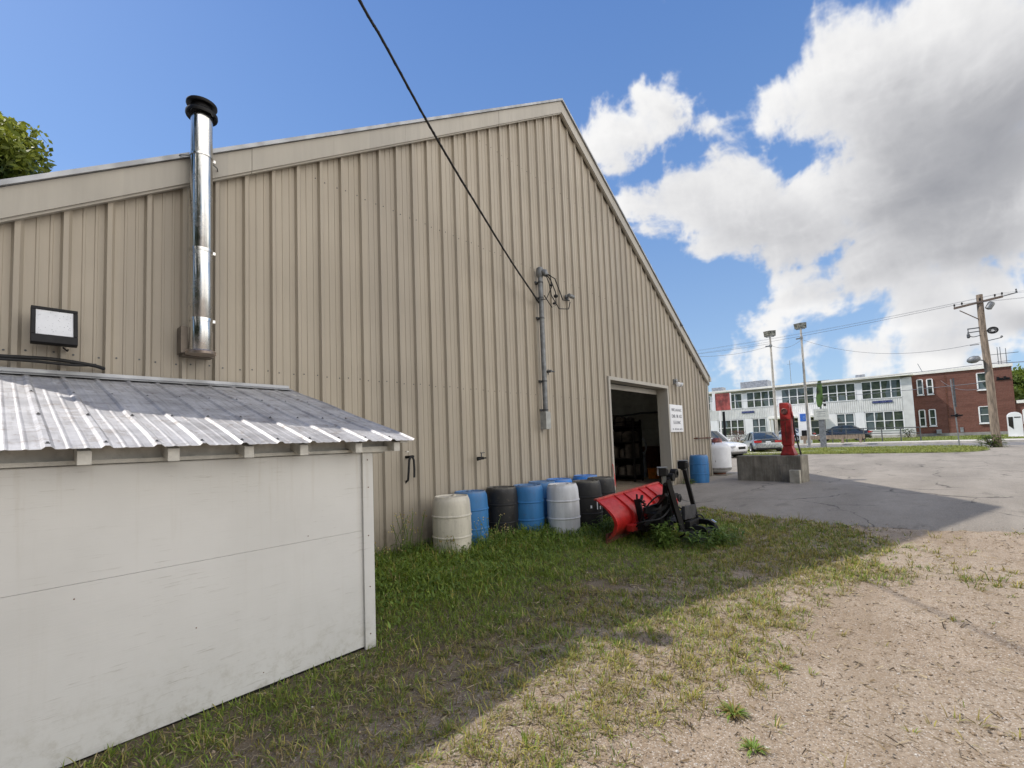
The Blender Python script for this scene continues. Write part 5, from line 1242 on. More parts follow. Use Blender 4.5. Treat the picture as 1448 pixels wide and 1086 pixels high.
# roof plant
for x,y,w,h,d in ((FX+5,10.6,3.4,1.15,2.4),(FX+6,3.6,3.,.45,2.),(FX+9,16.8,1.6,1.2,1.6),(FX+4,-1.2,.9,.55,.8),(FX+6,-9,.8,.3,.8)):
    if y<-6: continue
    s=MB(); s.bb(x-d/2,x+d/2,y-w/2,y+w/2,7.62,7.75+h)
    for i in range(int(w/.35)): s.bb(x-d/2-.03,x-d/2-.002,y-w/2+.1+i*.35,y-w/2+.3+i*.35,7.85,7.65+h)
    SC(s,'rooftop_unit',M['galv'])
s=MB(); s.cyl((FX+5,6.3,7.6),(FX+5,6.3,11.3),.03,6); s.bar((FX+5,6.0,10.8),(FX+5,6.6,10.8),.03,.03); SC(s,'roof_mast',M['pipe_grey'])

# ================================================================ BRICK BUILDING
BX=67.5; YB0,YB1=-13.45,-5.86
brk=empty('brick_building',(BX,-9.5,.5),0,'two storey red brick building adjoining the white school on the right','building')
def BK(mb,name,m,par=None):
    o=mb.build(name,m,None)
    o.parent=par or brk
    o.matrix_parent_inverse=Matrix.Translation((-BX,9.5,-.5)) if par is None else Matrix.Identity(4)
    return o
s=MB(); s.bb(BX,BX+14,YB0,YB1,.95,7.45); BK(s,'brick_wall',M['brick'])
s=MB(); s.bb(BX-.05,BX+14,YB0-.02,YB1,.2,.949); BK(s,'foundation',simple('grey_foundation',(.26,.25,.235),.9,0,.15,2))
s=MB(); s.bb(BX-.12,BX+14.1,YB0-.1,YB1+.0,7.451,7.74); BK(s,'roof_coping',M['fascia'])
s=MB(); s.bb(BX-.025,BX-.002,-8.62,-8.5,.95,7.4); BK(s,'downpipe',M['rust'])
for yc,w,z0,z1 in ((-6.5,.38,5.28,6.85),(-7.3,.38,5.28,6.82),(-6.47,.40,1.82,3.50),(-7.3,.42,1.84,3.5),(-11.45,.95,5.35,6.98),(-11.35,.9,1.92,3.52)):
    put_win(BK,yc-w/2-.03,yc+w/2+.03,z0,z1,1,x=BX-.06)
    s=MB(); s.bb(BX-.14,BX-.001,yc-w/2-.12,yc+w/2+.12,z0-.16,z0-.085); BK(s,'window_sill',M['panel_bright'])
s=MB()
for i in range(4): s.bb(BX-.10,BX-.003,-13.25+i*.24,-13.07+i*.24,6.2,6.36+.12*(i%2)); 
s.bb(BX-.05,BX-.003,-13.3,-12.3,6.12,6.2); BK(s,'wall_vent',M['black'])
s=MB(); s.bb(BX-.06,BX-.003,-9.6,-9.35,1.0,1.5); s.bb(BX-.3,BX-.06,-7.9,-7.5,.9,1.35); BK(s,'utility_box',M['galv'])
# low wing on the right with a white coping
s=MB(); s.bb(BX+.2,BX+10,-40,YB0-.0,.95,3.7); BK(s,'wing_wall',M['brick'])
s=MB(); s.bb(BX+.05,BX+10.1,-40,YB0-.11,3.701,4.0); BK(s,'wing_coping',M['fascia'])
put_win(BK,-15.2,-13.95,1.6,3.0,2,x=BX+.13)
s=MB(); 
for y in (-13.1,-12.9,-13.5): s.cyl((BX+3,y,7.7),(BX+3,y,9.9-.5*abs(y+13)),.03,6)
s.bar((BX+3,-14.4,9.1),(BX+3,-11.9,9.1),.05,.05); s.bar((BX+3,-13.8,8.3),(BX+3,-12.8,8.3),.04,.04); BK(s,'roof_railing',M['pipe_dark'])
s=MB(); s.cyl((BX+2,-6.9,7.7),(BX+2.2,-6.5,8.9),.03,6); BK(s,'roof_vent_pipe',M['pipe_grey'])
# white arched booth on the lawn
e=empty('arched_kiosk',(57.5,-12.2,gz(57.5)+.02),0,'narrow white booth with rounded top standing on the lawn by the brick wall','kiosk')
b=MB(); 
ar=[(-.42,0),(.42,0),(.42,1.75)]+[(.42*math.cos(a),1.75+.36*math.sin(a)) for a in [PI*i/10 for i in range(1,10)]]+[(-.42,1.75)]
b.prism([(y,z) for y,z in ar],'x',-.2,.4); b.build('kiosk_shell',M['panel_bright'],e,bevel=.02)
b=MB(); b.bb(-.215,-.202,.12,.40,.95,1.70); b.bb(-.215,-.202,-.32,.05,1.62,1.70); b.prism([(.12,.95),(.40,.95),(.12,.65)],'x',-.214,-.203); b.build('dark_opening',M['dark_void'],e)
b=MB(); b.bb(-.4,.55,-.55,.55,-.02,.05); b.build('kiosk_base',M['sidewalk'],e)
# ================================================================ STREET FURNITURE
def tallpole(x,y,h,label,yaw):
    e=empty('floodlight_pole',(x,y,gz(x)+.02),yaw,label,'light pole','tall floodlight poles before the school')
    b=MB(); b.cyl((0,0,0),(0,0,h),.12,14,.07); b.lathe([(.22,0),(.22,.05),(.16,.07)],12); b.build('pole',M['kerb'],e,smooth=40)
    b=MB(); b.bar((0,-.32,h-.05),(0,.32,h-.05),.06,.06); b.lathe([(.08,h-.9),(.12,h-.88),(.12,h-.72),(.08,h-.7)],10); b.box((0,.22,h-.82),(.1,.34,.1)); b.build('bracket',M['pipe_grey'],e)
    for s_ in (-1,1):
        b=MB(); R5=Matrix.Rotation(math.radians(-28),3,'Y')@Matrix.Rotation(s_*.25,3,'Z')
        vs=[]; 
        b.loft([[tuple(R5@Vector((x_,y_*k,z_*k))*.56+Vector((0,s_*.23,h+.26))) for y_,z_ in ((-.38,-.42),(.38,-.42),(.44,.42),(-.44,.42))] for x_,k in ((-.22,1.),(-.18,1.04),(.16,.75),(.26,.4))])
        o=b.build('lamp_head',simple('lamp_head_bronze',(.17,.155,.13),.5,.3,.3,6),e)
        b=MB(); b.add([tuple(R5@Vector((-.225,y_,z_))*.56+Vector((0,s_*.23,h+.26))) for y_,z_ in ((-.33,-.36),(.33,-.36),(.38,.36),(-.38,.36))],[(0,1,2,3)]); b.build('lamp_lens',simple('flood_lens',(.38,.37,.33),.35,0,.5,7),o)
    return e
tallpole(44.1,.73,9.75,'taller right hand floodlight pole standing behind the red fuel pump',.0)
tallpole(42.8,2.75,9.3,'left floodlight pole rising behind the silver sedan',.15)
# utility pole
ux,uy=39.24,-9.39; uz=gz(ux); uh=9.2
e=empty('utility_pole',(ux,uy,uz),0,'wooden utility pole with crossarm and street lamp at the lot edge','utility pole')
lean=Vector((.0,.14,uh))
b=MB(); b.tube([lean*(i/8)+Vector((0,.02*math.sin(i*1.3),0)) for i in range(-1,9)],[.21-.008*i for i in range(-1,9)],16); b.build('wood_pole',M['wood'],e,smooth=50)
b=MB(); b.bar(lean+Vector((-.17,1.15,-.62)),lean+Vector((-.17,-.95,-.36)),.10,.12); b.bar(lean+Vector((-.15,.9,-.8)),lean+Vector((-.1,.1,-1.5)),.03,.05); b.build('crossarm',simple('weathered_crossarm',(.13,.10,.08),.9),e)
for t in (.02,.18,.55,.85,.99):
    p=(lean+Vector((-.17,1.15,-.62))).lerp(lean+Vector((-.17,-.95,-.36)),t)+Vector((0,0,.06)); b=MB(); b.lathe([(.015,0),(.02,.06),(.055,.07),(.03,.12),(.055,.13),(.03,.19),(.01,.2)],10,p); b.build('insulator',M['black_iron'],e,smooth=40)
b=MB(); b.bar(lean+Vector((-.17,-.9,-.36)),lean+Vector((-.17,-1.55,-.26)),.04,.05); b.lathe([(.015,0),(.05,.05),(.03,.12),(.04,.2)],8,lean+Vector((-.17,-1.5,-.25))); b.build('arm_extension',M['pipe_dark'],e)
for s_,off in ((1,.42),(-1,-.42)):
    b=MB(); c=lean+Vector((-.06,off,-2.25))
    if s_>0:
        for q in ((0,.45),(0,0),(0,-.45)): pass
        b.bar(c+Vector((0,.22,.26)),c+Vector((0,-.35,.26)),.06,.06); b.bar(c+Vector((0,.24,.03)),c+Vector((0,-.35,.05)),.05,.05); b.tube(smooth_path([c+Vector((0,.2,.26)),c+Vector((-.05,.17,-.12)),c+Vector((-.05,.0,-.26)),c+Vector((-.02,-.35,-.2))],6),.025,6); b.lathe([(.05,0),(.08,.05),(.08,.22),(.03,.3)],10,c+Vector((0,.2,-.3)))
        b.build('cutout_rack',M['pipe_dark'],e)
    else:
        for rr in (.10,.14,.18,.21,.23):
            b.tube([c+Vector((-.02*rr,rr*1.0*math.cos(a),rr*.85*math.sin(a))) for a in [2*PI*i/20 for i in range(21)]],.018,5)
        b.bar(c+Vector((0,.4,0)),c+Vector((0,-.2,.02)),.04,.04); b.build('cable_coil',M['rubber'],e)
b=MB(); b.lathe([(.05,-.25),(.16,-.2),(.17,.12),(.12,.2),(.02,.22)],14,lean+Vector((-.05,-.42,-.75)),Matrix.Rotation(.5,3,'X')); b.build('transformer',M['pipe_grey'],e,smooth=40)
b=MB(); b.tube(smooth_path([lean+Vector((0,0,-4.05)),lean+Vector((-.2,.16,-3.98)),lean+Vector((-.25,.26,-3.96))],6),.035,8); b.build('lamp_arm',M['pipe_grey'],e)
b=MB(); b.lathe([(.02,-.5),(.16,-.42),(.27,-.2),(.30,.1),(.2,.42),(.04,.5)],14,lean+Vector((-.28,.52,-3.9)),Matrix.Rotation(PI/2-.2,3,'X')@Matrix.Diagonal((.7,.75,.62))); b.build('street_lamp',M['pipe_grey'],e,smooth=50)
b=MB(); b.bar(lean+Vector((-.1,-.15,-2.85)),lean+Vector((-.1,-.75,-2.75)),.04,.04); b.lathe([(.03,0),(.06,.04),(.03,.12)],8,lean+Vector((-.1,-.75,-2.75))); b.bar(lean+Vector((-.1,.2,-3.0)),lean+Vector((-.1,.6,-3.0)),.035,.035); b.build('side_bracket',M['pipe_dark'],e)
b=MB(); b.cyl((.18,-.02,0),(lean*.7+Vector((.12,0,0))),.025,6); b.build('ground_wire_guard',M['pipe_grey'],e)
T=Vector((ux,uy,uz))+lean
def span(name,a,b_,sag,r,label,grp=None):
    a=Vector(a);b2=Vector(b_); s=MB(); s.tube([a.lerp(b2,i/40)-Vector((0,0,sag*4*(i/40)*(1-i/40))) for i in range(41)],r,5); tag(s.build(name,M['wire']),label,'wire',grp)
LP1=Vector((42.8,2.75,gz(42.8)+9.3)); LP2=Vector((44.1,.73,gz(44.1)+9.75))
for i,(off,dz) in enumerate(((1.1,-.4),(.75,-.4),(-.6,-.2),(-.9,-.15))):
    a=T+Vector((-.17,off,dz)); span('power_line',a,(44+off*.2,34+off,11.6+dz),1.1,.006,'thin power line running left from the utility pole crossarm toward the beige roof','wires at the utility pole'); span('power_line',a,(37-off*.2,-44+off,9.8+dz),1.,.006,'thin power line running right from the utility pole crossarm out of view','wires leaving to the right')
span('telephone_cable',T+Vector((0,.15,-4.2)),(45,34,7.6),.9,.015,'sagging telephone cable running left below the street lamp'); span('telephone_cable',T+Vector((0,-.15,-4.2)),(37,-44,6.2),.9,.022,'sagging telephone cable running right below the crossarm')
span('telephone_cable',T+Vector((0,.15,-5.3)),(58,24,7.2),.8,.018,'lower telephone cable crossing in front of the white school'); span('drop_wire',T+Vector((0,.1,-5.6)),(67.4,-8.2,6.6),.5,.014,'drop wire from the utility pole to the brick building')
span('guy_wire',LP1+Vector((0,.1,-.8)),(20.5,9,7.9),1.2,.012,'thin wire from the left floodlight pole to the beige building'); span('guy_wire',LP1+Vector((0,-.1,-.8)),LP2+Vector((0,0,-.9)),.4,.012,'short wire slung between the two floodlight poles'); span('guy_wire',LP2+Vector((0,0,-.9)),T+Vector((0,.15,-2.9)),.9,.012,'thin wire between the right floodlight pole and utility pole')
span('guy_wire',LP1+Vector((0,.1,-.6)),(46,34,12.5),.8,.012,'upper thin wire from the left floodlight pole behind the beige roof')
# signs and posts
e=empty('red_sign',(37.4,5.2,gz(37.4)+.05),.15,'square red sign with pale edges on a dark post left of the sedan','sign')
b=MB(); b.bb(-.08,.08,-.08,.08,0,3.1); b.build('sign_post',M['black'],e)
b=MB(); b.bb(-.14,.14,-.52,.52,3.2,4.5); b.build('sign_panel',simple('mottled_red_sign',(.33,.075,.065),.5,0,.4,2.4,dirt=.5,dirtcol=(.45,.25,.22)),e)
b=MB(); b.bb(-.17,.17,.525,.72,3.2,4.55); b.bb(-.16,.16,-.58,-.525,3.2,4.5); b.build('sign_edge',M['sign_white'],e)
e=empty('thin_white_post',(40.5,6.4,gz(40.5)+.05),0,'thin white post just left of the red sign post','post')
b=MB(); b.cyl((0,0,0),(0,0,4.3),.07,10); b.lathe([(.12,0),(.12,.06),(.07,.08)],10); b.build('post_shaft',M['panel_bright'],e)
b=MB(); b.lathe([(.09,4.3),(.09,4.36),(.02,4.42)],10); b.build('post_cap',M['panel_bright'],e)
e=empty('banner_post',(43.7,-.28,gz(43.7)+.02),0,'grey post with pale square notice and furled green banner above it','post')
b=MB(); b.bb(-.12,.12,-.2,.2,0,2.3); b.bb(-.05,.05,-.06,.06,2.3,3.3); b.build('post_shaft',M['pipe_grey'],e,bevel=.02)
b=MB(); b.bb(-.16,-.125,-.5,.5,2.15,3.0); b.build('notice_plate',simple('pale_notice',(.5,.51,.47),.6,0,.1,4),e)
b=MB(); b.bb(-.166,-.161,-.32,.32,2.74,2.82); b.bb(-.166,-.161,-.26,.26,2.58,2.64); b.bb(-.166,-.161,-.3,.3,2.4,2.46); b.build('plate_marks',simple('notice_marks',(.32,.33,.32),.7),e)
b=MB(); 
secs=[]
for i in range(13):
    t=i/12; z=3.15+2.1*t; k=.09+.13*math.sin(PI*min(1,t*1.05))**.6; secs.append([(.11*math.cos(a)*(1+.25*math.sin(3*a+t*3)),.08-.12*t+k*math.sin(a)*(1+.2*math.cos(4*a+t*5)),z) for a in [2*PI*j/14 for j in range(14)]])
b.loft(secs); b.build('green_banner',simple('banner_green',(.05,.10,.02),.75,0,.8,1.6),e,smooth=60)
b=MB(); b.sphere((0,-.28,3.3),.11,10,6); b.sphere((0,-.28,3.62),.1,10,6); b.bar((0,0,3.4),(0,-.25,3.4),.04,.04); b.build('lamp_knob',M['black_iron'],e)
e=empty('blue_notice',(50.5,1.95,gz(50.5)+.1),0,'blue square notice on a wide white post near the school entrance','sign')
b=MB(); b.bb(-.08,.08,-.5,.5,0,2.9); b.build('post_panel',M['panel_bright'],e,bevel=.02)
b=MB(); b.bb(-.10,-.082,-.32,.32,2.05,2.75); b.build('blue_plate',M['blue_sign'],e); b=MB(); b.bb(-.11,-.101,-.08,.08,2.2,2.55); b.bb(-.11,-.101,-.16,.16,2.3,2.36); b.build('plate_symbol',simple('plate_mark',(.12,.24,.6),.5),e)
b=MB(); b.bb(-.3,-.085,-.15,.25,.35,1.2); b.build('meter_box',M['black'],e,bevel=.02)
e=empty('sign_post',(40.8,-7.86,gz(40.8)+.05),0,'thin grey street sign post standing before the brick wall','post')
b=MB(); b.tube([(0,0,0),(0,.05,2.2),(.0,.12,4.3)],.035,8); b.build('post_shaft',M['pipe_grey'],e); b=MB(); b.bb(-.05,-.036,-.28,.28,1.9,2.0); b.bb(-.06,-.036,-.06,.06,1.85,2.05); b.build('sign_blade',M['black'],e)
b=MB(); b.bb(-.02,.02,-.045,.045,2.5,4.35); b.build('upper_sleeve',M['pipe_dark'],e)
# wooden guard rail + metal ramp railing
e=empty('wooden_guard_rail',(47.,-.6,gz(47)+.14),0,'low brown wooden guard rail along the sidewalk before the dark sedan','guard rail')
b=MB(); b.bar((0,2.4,.52),(0,-2.1,.50),.12,.34); b.build('rail_beam',M['wood'],e)
for y in (2.1,.7,-.6,-1.8):
    b=MB(); b.bb(-.1,.1,y-.09,y+.09,-.1,.68); b.build('rail_post',M['wood'],e)
e=empty('ramp_railing',(49,-2.5,gz(49)),0,'dark pipe railing of the ramp along the white school wall','railing')
Rt=[(0,1.4),(0,-.9),(0,-2.1),(0,-3.4)]
b=MB(); b.tube([(0,2.9,1.32),(0,1.2,1.30),(0,-3.6,1.2)],.035,8); b.tube([(0,1.2,.85),(0,-3.6,.76)],.028,8); b.build('hand_rail',M['pipe_dark'],e)
for y in (2.2,1.2,0,-1.2,-2.4,-3.6):
    b=MB(); b.cyl((0,y,-.1),(0,y,1.25),.04,8); b.build('rail_post',M['pipe_dark'],e)
# shrubs by the school
def shrub(x,y,z,r,h,c0,c1,label,n,seed):
    r_=random.Random(seed); p=PM()
    for i in range(n):
        a=r_.uniform(0,2*PI); u=r_.uniform(0,1)**.5; v=r_.uniform(0,1); t=r_.random()
        q=Vector((x+r*u*math.cos(a)*(1-.4*v),y+r*1.3*u*math.sin(a)*(1-.4*v),z+h*v)); d=Vector((math.cos(a),math.sin(a),r_.uniform(-.3,1)))
        p.leaf(q,d,.16*r_.uniform(.6,1.4),.09,[c0[k]+(c1[k]-c0[k])*t for k in range(3)],.3)
    for i in range(6):
        a=r_.uniform(0,2*PI); p.stem([(x,y,z),(x+r*.5*math.cos(a),y+r*.5*math.sin(a),z+h*.8)],.02,[.1,.07,.05])
    o=p.build('shrub'); tag(o,label,'shrub')
shrub(60.5,10.6,gz(60)+.05,1.1,1.5,(.10,.03,.035),(.25,.09,.09),'red leaved shrub in front of the school between SUV and sedan',700,3)
shrub(39.1,-9.1,gz(39)+.05,.55,.7,(.05,.10,.02),(.16,.2,.05),'green weeds around the foot of the utility pole',420,4)
shrub(64.,-5.2,gz(64)+.05,.7,.9,(.03,.05,.02),(.08,.11,.03),'dark small shrub at the corner of the white school',300,5)

# ================================================================ TREES
def tree(x,y,z,h,cr,label,seed,nleaf,lsize,c0=(.035,.07,.012),c1=(.13,.19,.035),trunk=True,group=None,zlo=.32):
    r=np.random.default_rng(seed); e=empty('leafy_tree',(x,y,z),0,label,'tree',group)
    b=MB(); b.tube([(0,0,-.2),(.1,.05,h*.2),(-.05,.1,h*.45),(.05,0,h*.75)],[h*.028,h*.022,h*.016,h*.006],10)
    lumps=[]
    k=int(26)
    for i in range(k):
        a=r.uniform(0,2*PI); v=r.uniform(0,1); rad=cr*math.sin(PI*(.12+.80*v))**.7*r.uniform(.45,.95)
        c=np.array([rad*math.cos(a),rad*math.sin(a),h*(zlo+(.93-zlo)*v)]); lumps.append((c,cr*r.uniform(.22,.42)))
        b.tube([(0,0,max(.2*h,c[2]-h*.22)),(c[0]*.5,c[1]*.5,c[2]-h*.08),tuple(c)],[h*.008,h*.005,h*.002],6)
    b.build('trunk',M['bark'],e,smooth=50)
    per=nleaf//k; P=[];Nn=[];T=[]
    for c,R in lumps:
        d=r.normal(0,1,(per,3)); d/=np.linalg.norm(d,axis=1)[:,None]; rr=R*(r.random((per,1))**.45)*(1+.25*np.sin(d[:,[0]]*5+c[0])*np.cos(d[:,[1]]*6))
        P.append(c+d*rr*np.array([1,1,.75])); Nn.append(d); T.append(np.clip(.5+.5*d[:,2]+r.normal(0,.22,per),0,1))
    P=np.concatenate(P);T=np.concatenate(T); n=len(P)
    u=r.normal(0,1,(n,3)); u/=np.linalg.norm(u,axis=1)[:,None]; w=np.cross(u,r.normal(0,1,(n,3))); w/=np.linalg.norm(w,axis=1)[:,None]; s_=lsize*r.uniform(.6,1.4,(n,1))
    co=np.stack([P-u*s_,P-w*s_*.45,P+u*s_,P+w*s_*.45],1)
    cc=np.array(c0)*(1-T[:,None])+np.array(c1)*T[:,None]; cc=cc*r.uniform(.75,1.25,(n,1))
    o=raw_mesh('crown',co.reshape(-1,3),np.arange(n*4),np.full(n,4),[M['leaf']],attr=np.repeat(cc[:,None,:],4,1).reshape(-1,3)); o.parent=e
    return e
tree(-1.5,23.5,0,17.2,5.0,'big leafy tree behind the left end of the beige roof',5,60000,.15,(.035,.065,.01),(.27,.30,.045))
tree(86,-16.5,.6,7.6,5.2,'bushy green tree rising behind the low brick wing at the right edge',6,16000,.24,(.05,.09,.015),(.15,.2,.04),zlo=.15)
tree(84,-24,.6,6.8,5.,'rounded green tree farther right behind the low brick wing',8,14000,.24,(.05,.09,.015),(.14,.19,.04),zlo=.15)

# leafy wood to the left of the yard: it mirrors in the stovepipe and shades the rib sides
r=np.random.default_rng(21); P=[];T=[]
for i in range(105):
    t=r.random(); px_=-11-4*r.random()-2*math.sin(t*9); py_=-32+46*t
    R=r.uniform(1.2,2.6); c=np.array([px_,py_,r.uniform(.8,14.5)]); k=620
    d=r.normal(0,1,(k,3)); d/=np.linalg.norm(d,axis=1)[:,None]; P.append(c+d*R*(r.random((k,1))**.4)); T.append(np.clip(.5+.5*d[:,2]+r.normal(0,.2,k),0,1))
P=np.concatenate(P);T=np.concatenate(T); n=len(P); u=r.normal(0,1,(n,3)); u/=np.linalg.norm(u,axis=1)[:,None]; w_=np.cross(u,r.normal(0,1,(n,3))); w_/=np.linalg.norm(w_,axis=1)[:,None]; s_=.34*r.uniform(.6,1.4,(n,1))
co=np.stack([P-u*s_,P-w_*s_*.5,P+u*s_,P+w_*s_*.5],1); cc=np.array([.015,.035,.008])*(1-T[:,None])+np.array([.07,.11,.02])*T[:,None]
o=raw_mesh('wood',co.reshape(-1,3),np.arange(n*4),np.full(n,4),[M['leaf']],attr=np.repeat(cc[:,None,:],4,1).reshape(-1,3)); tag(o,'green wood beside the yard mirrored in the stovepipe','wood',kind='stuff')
CAMR= [[0.65982282, -0.02156173, -0.7511118], [-0.75050363, -0.06829413, -0.65732809], [-0.0371234, 0.9974322, -0.06124418]]
SUN_E=4.2; SKY_S=.12; CLOUD_K=1.0; SKY_TINT=(.92,1.0,1.15); SKY_MIX=.52; REAR_FILL_K=2.6
# ================================================================ CAMERA, SUN, SKY
W0,H0=1448.,1086.
Rm_=Matrix(CAMR)
cam=bpy.data.cameras.new('camera'); co_=bpy.data.objects.new('camera',cam); col.objects.link(co_)
cam.sensor_fit='HORIZONTAL'; cam.sensor_width=36; cam.lens=650/1448*36; cam.shift_y=43/1448; cam.clip_start=.05; cam.clip_end=3000
mw=Rm_.to_4x4(); mw.translation=Vector((0,-5.85,1.65)); co_.matrix_world=mw; sc.camera=co_
sund=Vector((-3.97,6.96,9.75)).normalized()
sl=bpy.data.lights.new('sun','SUN'); so=bpy.data.objects.new('sun',sl); col.objects.link(so); sl.energy=SUN_E; sl.angle=math.radians(.7); sl.color=(1,.94,.86)
so.rotation_euler=sund.to_track_quat('Z','Y').to_euler(); so.location=(-20,30,40)
def raydir(px,py): return (Rm_@Vector((px-724,586-py,-650))).normalized()
w=bpy.data.worlds.new('World'); sc.world=w; w.use_nodes=True
nt=NT(w); bg=nt.n['Background']; bg.inputs['Strength'].default_value=SKY_S
sky=nt.new('ShaderNodeTexSky'); sky.sky_type='NISHITA'; sky.sun_disc=False
sky.sun_elevation=math.asin(sund.z); sky.sun_rotation=math.atan2(sund.x,sund.y); sky.air_density=1.0; sky.dust_density=.6; sky.ozone_density=2.2
tc=nt.new('ShaderNodeTexCoord'); D=tc.outputs['Generated']

# --- clouds: a procedural cloud field computed here over the whole sky dome (direction space), used as an environment map
def h3(ix,iy,iz):
    n=(ix*374761393+iy*668265263+iz*2147483647)&0xffffffff
    n=((n^(n>>13))*1274126177)&0xffffffff; n=((n^(n>>16))*2246822519)&0xffffffff
    return ((n^(n>>15))&0xffff).astype(np.float32)/65535.
def n3(p,seed=0):
    i=np.floor(p).astype(np.int64); f=(p-i).astype(np.float32); u=f*f*f*(f*(f*6-15)+10); i=i+seed*131+5000
    def c(a,b_,c_): return h3(i[...,0]+a,i[...,1]+b_,i[...,2]+c_)
    x0=c(0,0,0)+(c(1,0,0)-c(0,0,0))*u[...,0]; x1=c(0,1,0)+(c(1,1,0)-c(0,1,0))*u[...,0]
    x2=c(0,0,1)+(c(1,0,1)-c(0,0,1))*u[...,0]; x3=c(0,1,1)+(c(1,1,1)-c(0,1,1))*u[...,0]
    y0=x0+(x1-x0)*u[...,1]; y1=x2+(x3-x2)*u[...,1]
    return y0+(y1-y0)*u[...,2]
def fbm3(p,sc_,o,g=.55,billow=False,seed=0):
    t=0;a=1.;n=0
    for i in range(o):
        v=n3(p*sc_+i*7.31,seed+i)
        if billow: v=np.abs(v*2-1)
        t=t+a*v; n+=a; a*=g; sc_*=2.03
    return t/n
CL=[(1175,110,130,1),(1270,80,180,1.1),(1400,110,230,1.1),(1260,230,200,1.1),(1420,280,210,1.1),(1110,290,130,1),(1030,300,125,1),(960,285,95,1),(985,345,70,.95),(1110,330,105,1),(1330,350,170,1),(1225,390,90,.95),(1285,430,110,.85),(1430,440,120,.78),(1250,480,80,.66),(1070,120,55,.8),(1055,150,40,.7),
 (945,145,95,.72),(990,165,75,.66),(905,125,70,.6),(855,150,60,.6),(890,190,75,.62),(850,95,45,.55),(860,240,70,.62),(885,290,60,.66),(840,205,60,.58),(905,330,40,.55),(1000,130,40,.5),
 (1100,440,75,.66),(1160,455,70,.66),(1060,510,95,.72),(1010,520,80,.74),(1140,505,100,.74),(1220,515,100,.74),(1330,515,110,.7),(1420,520,90,.72),(752,103,30,.5),(1075,460,50,.6)]
SHB=[(1390,215,190,.9),(1310,270,150,.95),(1240,310,105,.85),(1170,325,60,.5),(1440,130,110,.4),(1270,170,110,.4),(1400,350,90,.5),(1330,478,50,.4),(1420,430,60,.4),(1280,345,80,.7),(1130,510,45,.25),(1050,315,40,.25),(1110,195,45,.2),(1395,520,50,.45),(1005,330,40,.3)]
REAR_FILL=[((.2,-.9,.5),.55,1.),((-.5,-.8,.55),.5,.9),((.6,-.75,.35),.6,1.),((.9,-.55,.75),.4,.9),((-.9,-.35,.35),.35,.7),((-.2,-.6,.9),.4,.8),((.75,-.7,.2),.4,1.),((0,-.8,.3),.6,1.),((-.6,-.75,.25),.5,1.)]  # unseen clouds added behind the camera as fill light
def pxblobs(d,lst,soft=9.):
    acc=None
    for px,py,r,wt in lst:
        c=raydir(px,py); ra=.5*((raydir(px+r*.7,py)-raydir(px-r*.7,py)).length/1.4+(raydir(px,py+r*.7)-raydir(px,py-r*.7)).length/1.4)
        v=wt*np.clip(1-np.sqrt(((d-np.array(c,dtype=np.float32))**2).sum(-1))/ra,-.6,1)
        e_=np.exp(soft*v); acc=e_ if acc is None else acc+e_
    return np.log(acc)/soft
def vecblobs(d,lst):
    acc=np.full(d.shape[:-1],-.6,np.float32)
    for c,ra,wt in lst:
        c=np.array(c)/np.linalg.norm(c); acc=np.maximum(acc,wt*np.clip(1-np.sqrt(((d-c)**2).sum(-1))/ra,-.6,1))
    return acc
def dirs(az,el):
    A,E_=np.meshgrid(az,el); return np.stack([np.cos(E_)*np.cos(A),np.cos(E_)*np.sin(A),np.sin(E_)],-1).astype(np.float32)
def clouds(d,step,full):
    wv=np.stack([n3(d*4.1,41),n3(d*4.1+9,43),n3(d*4.1+21,47)],-1)-.5
    q=d+.07*wv+.03*(np.stack([n3(d*13,51),n3(d*13+9,53),n3(d*13+21,57)],-1)-.5)
    B=pxblobs(q,CL) if full else vecblobs(q,REAR_FILL)
    if full: B=np.maximum(B,vecblobs(q,REAR_FILL))
    o=8 if full else 4
    bil=fbm3(q,8.,o,.6,True,3); fb_=fbm3(q,6.,o,.6,False,13); bil2=fbm3(q,24.,max(3,o-2),.62,True,23)
    den=B+(.36-bil)*.62+(fb_-.5)*.80-(bil2-.33)*.20
    den=np.clip(den-.30,-.3,1.2)
    thick=np.clip(den,0,None)
    # march toward the sun across the dome and add up what lies in between
    nrow,ncol=den.shape; tr=np.zeros_like(den); E0=np.arange(nrow)[:,None]+np.zeros((1,ncol)); A0=np.arange(ncol)[None,:]+np.zeros((nrow,1))
    for k in (1,2,3,5,7,10,14):
        dd=d+np.array(sund,dtype=np.float32)*(.012*k); dd/=np.linalg.norm(dd,axis=-1)[...,None]
        el=np.arcsin(np.clip(dd[...,2],-1,1)); az=np.arctan2(dd[...,1],dd[...,0]); 
        r=np.clip(((el-el_lo(d))/step),0,nrow-1); 
        c=(az-az_lo(d)); c=np.clip(c/step,0,ncol-1)
        tr+=thick[r.astype(int),c.astype(int)]*(1. if k<4 else 1.6 if k<8 else 2.2)
    light=np.exp(-tr*.42)
    sh=np.clip(pxblobs(q,SHB,5.),0,1) if full else .35
    sh=sh*(.75+.5*fb_)
    core=sst(.0,.75,thick)
    low=sst(.34,.12,d[...,2])
    L=.66+.42*light**.6+.06*(1-core)-.53*sh+low*(.10+.55*(n3(q*np.array([5.,5.,34.],dtype=np.float32),77)-.55))+(.36-bil)*.42*core*(1-.6*np.clip(sh,0,1))-(bil2-.33)*.13+(fb_-.5)*.35*core+.03
    L=np.where(L<.3,.3-.12*np.tanh((.3-L)/.2),L); L=np.clip(L,.1,1.)
    a=sst(.0,.20,den)*(1-.18*sst(.3,.0,thick))
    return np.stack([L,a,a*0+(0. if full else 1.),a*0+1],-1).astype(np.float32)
def el_lo(d): return float(np.arcsin(d[0,0,2]))
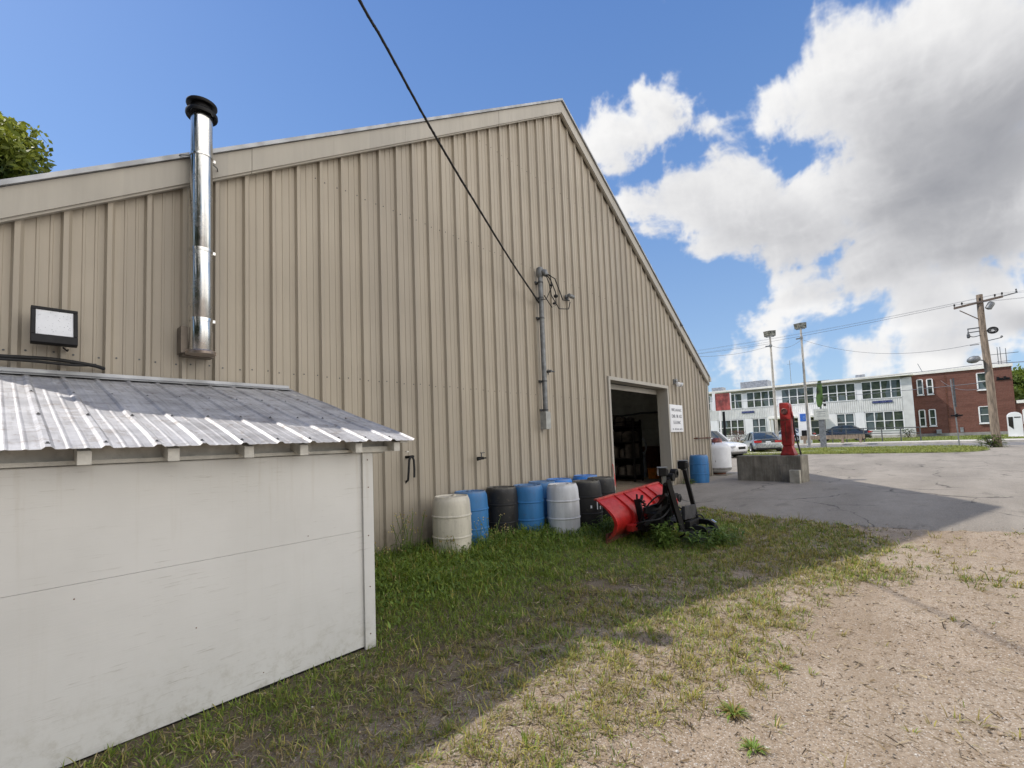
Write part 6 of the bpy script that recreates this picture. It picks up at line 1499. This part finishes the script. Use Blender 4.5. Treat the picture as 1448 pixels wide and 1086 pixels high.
def az_lo(d): return float(np.arctan2(d[0,0,1],d[0,0,0]))
SW,SHT=4608,2304
img=np.zeros((SHT,SW,4),np.float32)
st=2*PI/SW
# coarse for everything, fine inside the sector the photograph shows
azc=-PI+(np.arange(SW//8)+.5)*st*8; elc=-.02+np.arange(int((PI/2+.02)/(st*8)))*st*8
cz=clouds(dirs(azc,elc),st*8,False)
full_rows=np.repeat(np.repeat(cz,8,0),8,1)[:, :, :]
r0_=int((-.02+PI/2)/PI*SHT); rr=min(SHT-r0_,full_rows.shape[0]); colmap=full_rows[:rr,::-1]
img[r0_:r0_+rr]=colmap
azf=np.arange(-.42,1.50,st); elf=np.arange(-.02,.98,st)
fz=clouds(dirs(azf,elf),st,True)
u=((-azf/(2*PI)+.5)*SW).astype(int); v=((elf/PI+.5)*SHT).astype(int)
ok=np.ones(len(u),bool)
img[v[0]:v[0]+len(v),u[-1]:u[-1]+len(u)]=fz[:,::-1]
im=bpy.data.images.new('cloud_field',SW,SHT,float_buffer=True,alpha=True); im.colorspace_settings.name='Non-Color'; im.alpha_mode='CHANNEL_PACKED'
im.pixels.foreach_set(img.ravel()); im.update(); im.pack()
ev=nt.new('ShaderNodeTexEnvironment'); ev.image=im; ev.interpolation='Cubic'; nt.link(D,ev.inputs[0])
sc_=nt.new('ShaderNodeSeparateColor'); nt.link(ev.outputs['Color'],sc_.inputs[0]); alpha=nt.math('MULTIPLY',sc_.outputs[1],1.,clamp=True)
cr=nt.new('ShaderNodeValToRGB'); nt.link(sc_.outputs[0],cr.inputs[0]); el_=cr.color_ramp.elements
RAMP=[(.0,(.20,.215,.25)),(.25,(.30,.31,.345)),(.5,(.47,.475,.50)),(.75,(.73,.73,.745)),(1.,(.95,.945,.94))]
el_[0].position=0; el_[0].color=(*RAMP[0][1],1); el_[1].position=1; el_[1].color=(*RAMP[-1][1],1)
for p_,c_ in RAMP[1:-1]: el_.new(p_).color=(*c_,1)
sep=nt.new('ShaderNodeSeparateXYZ'); nt.link(D,sep.inputs[0])
cc=nt.new('ShaderNodeVectorMath'); cc.operation='SCALE'; nt.link(nt.mix(sc_.outputs[2],cr.outputs[0],(.97,.925,.865)),cc.inputs[0]); nt.link(nt.math('MULTIPLY_ADD',sc_.outputs[2],(REAR_FILL_K-1)*CLOUD_K/SKY_S,CLOUD_K/SKY_S),cc.inputs['Scale'])  # clouds outside the view boosted and warmed to raise the fill
skc=nt.mix(1.,sky.outputs[0],SKY_TINT,'MULTIPLY')
gr=nt.new('ShaderNodeValToRGB'); nt.link(sep.outputs[2],gr.inputs[0]); ge=gr.color_ramp.elements
ge[0].position=0; ge[0].color=(.46,.66,.90,1); ge[1].position=.85; ge[1].color=(.095,.25,.70,1)
for p_,c_ in ((.12,(.42,.635,.91)),(.45,(.215,.43,.87))): ge.new(p_).color=(*c_,1)
gs_=nt.new('ShaderNodeVectorMath'); gs_.operation='SCALE'; nt.link(gr.outputs[0],gs_.inputs[0]); gs_.inputs['Scale'].default_value=1./SKY_S
skc=nt.mix(SKY_MIX,skc,gs_.outputs[0])
fin=nt.mix(alpha,skc,cc.outputs[0])
nt.link(fin,bg.inputs['Color'])
sc.view_settings.view_transform='Standard'; sc.view_settings.look='None'; sc.view_settings.exposure=0; sc.view_settings.gamma=1
sc.cycles.use_denoising=True
sc.cycles.max_bounces=8; sc.cycles.diffuse_bounces=4; sc.cycles.transparent_max_bounces=6
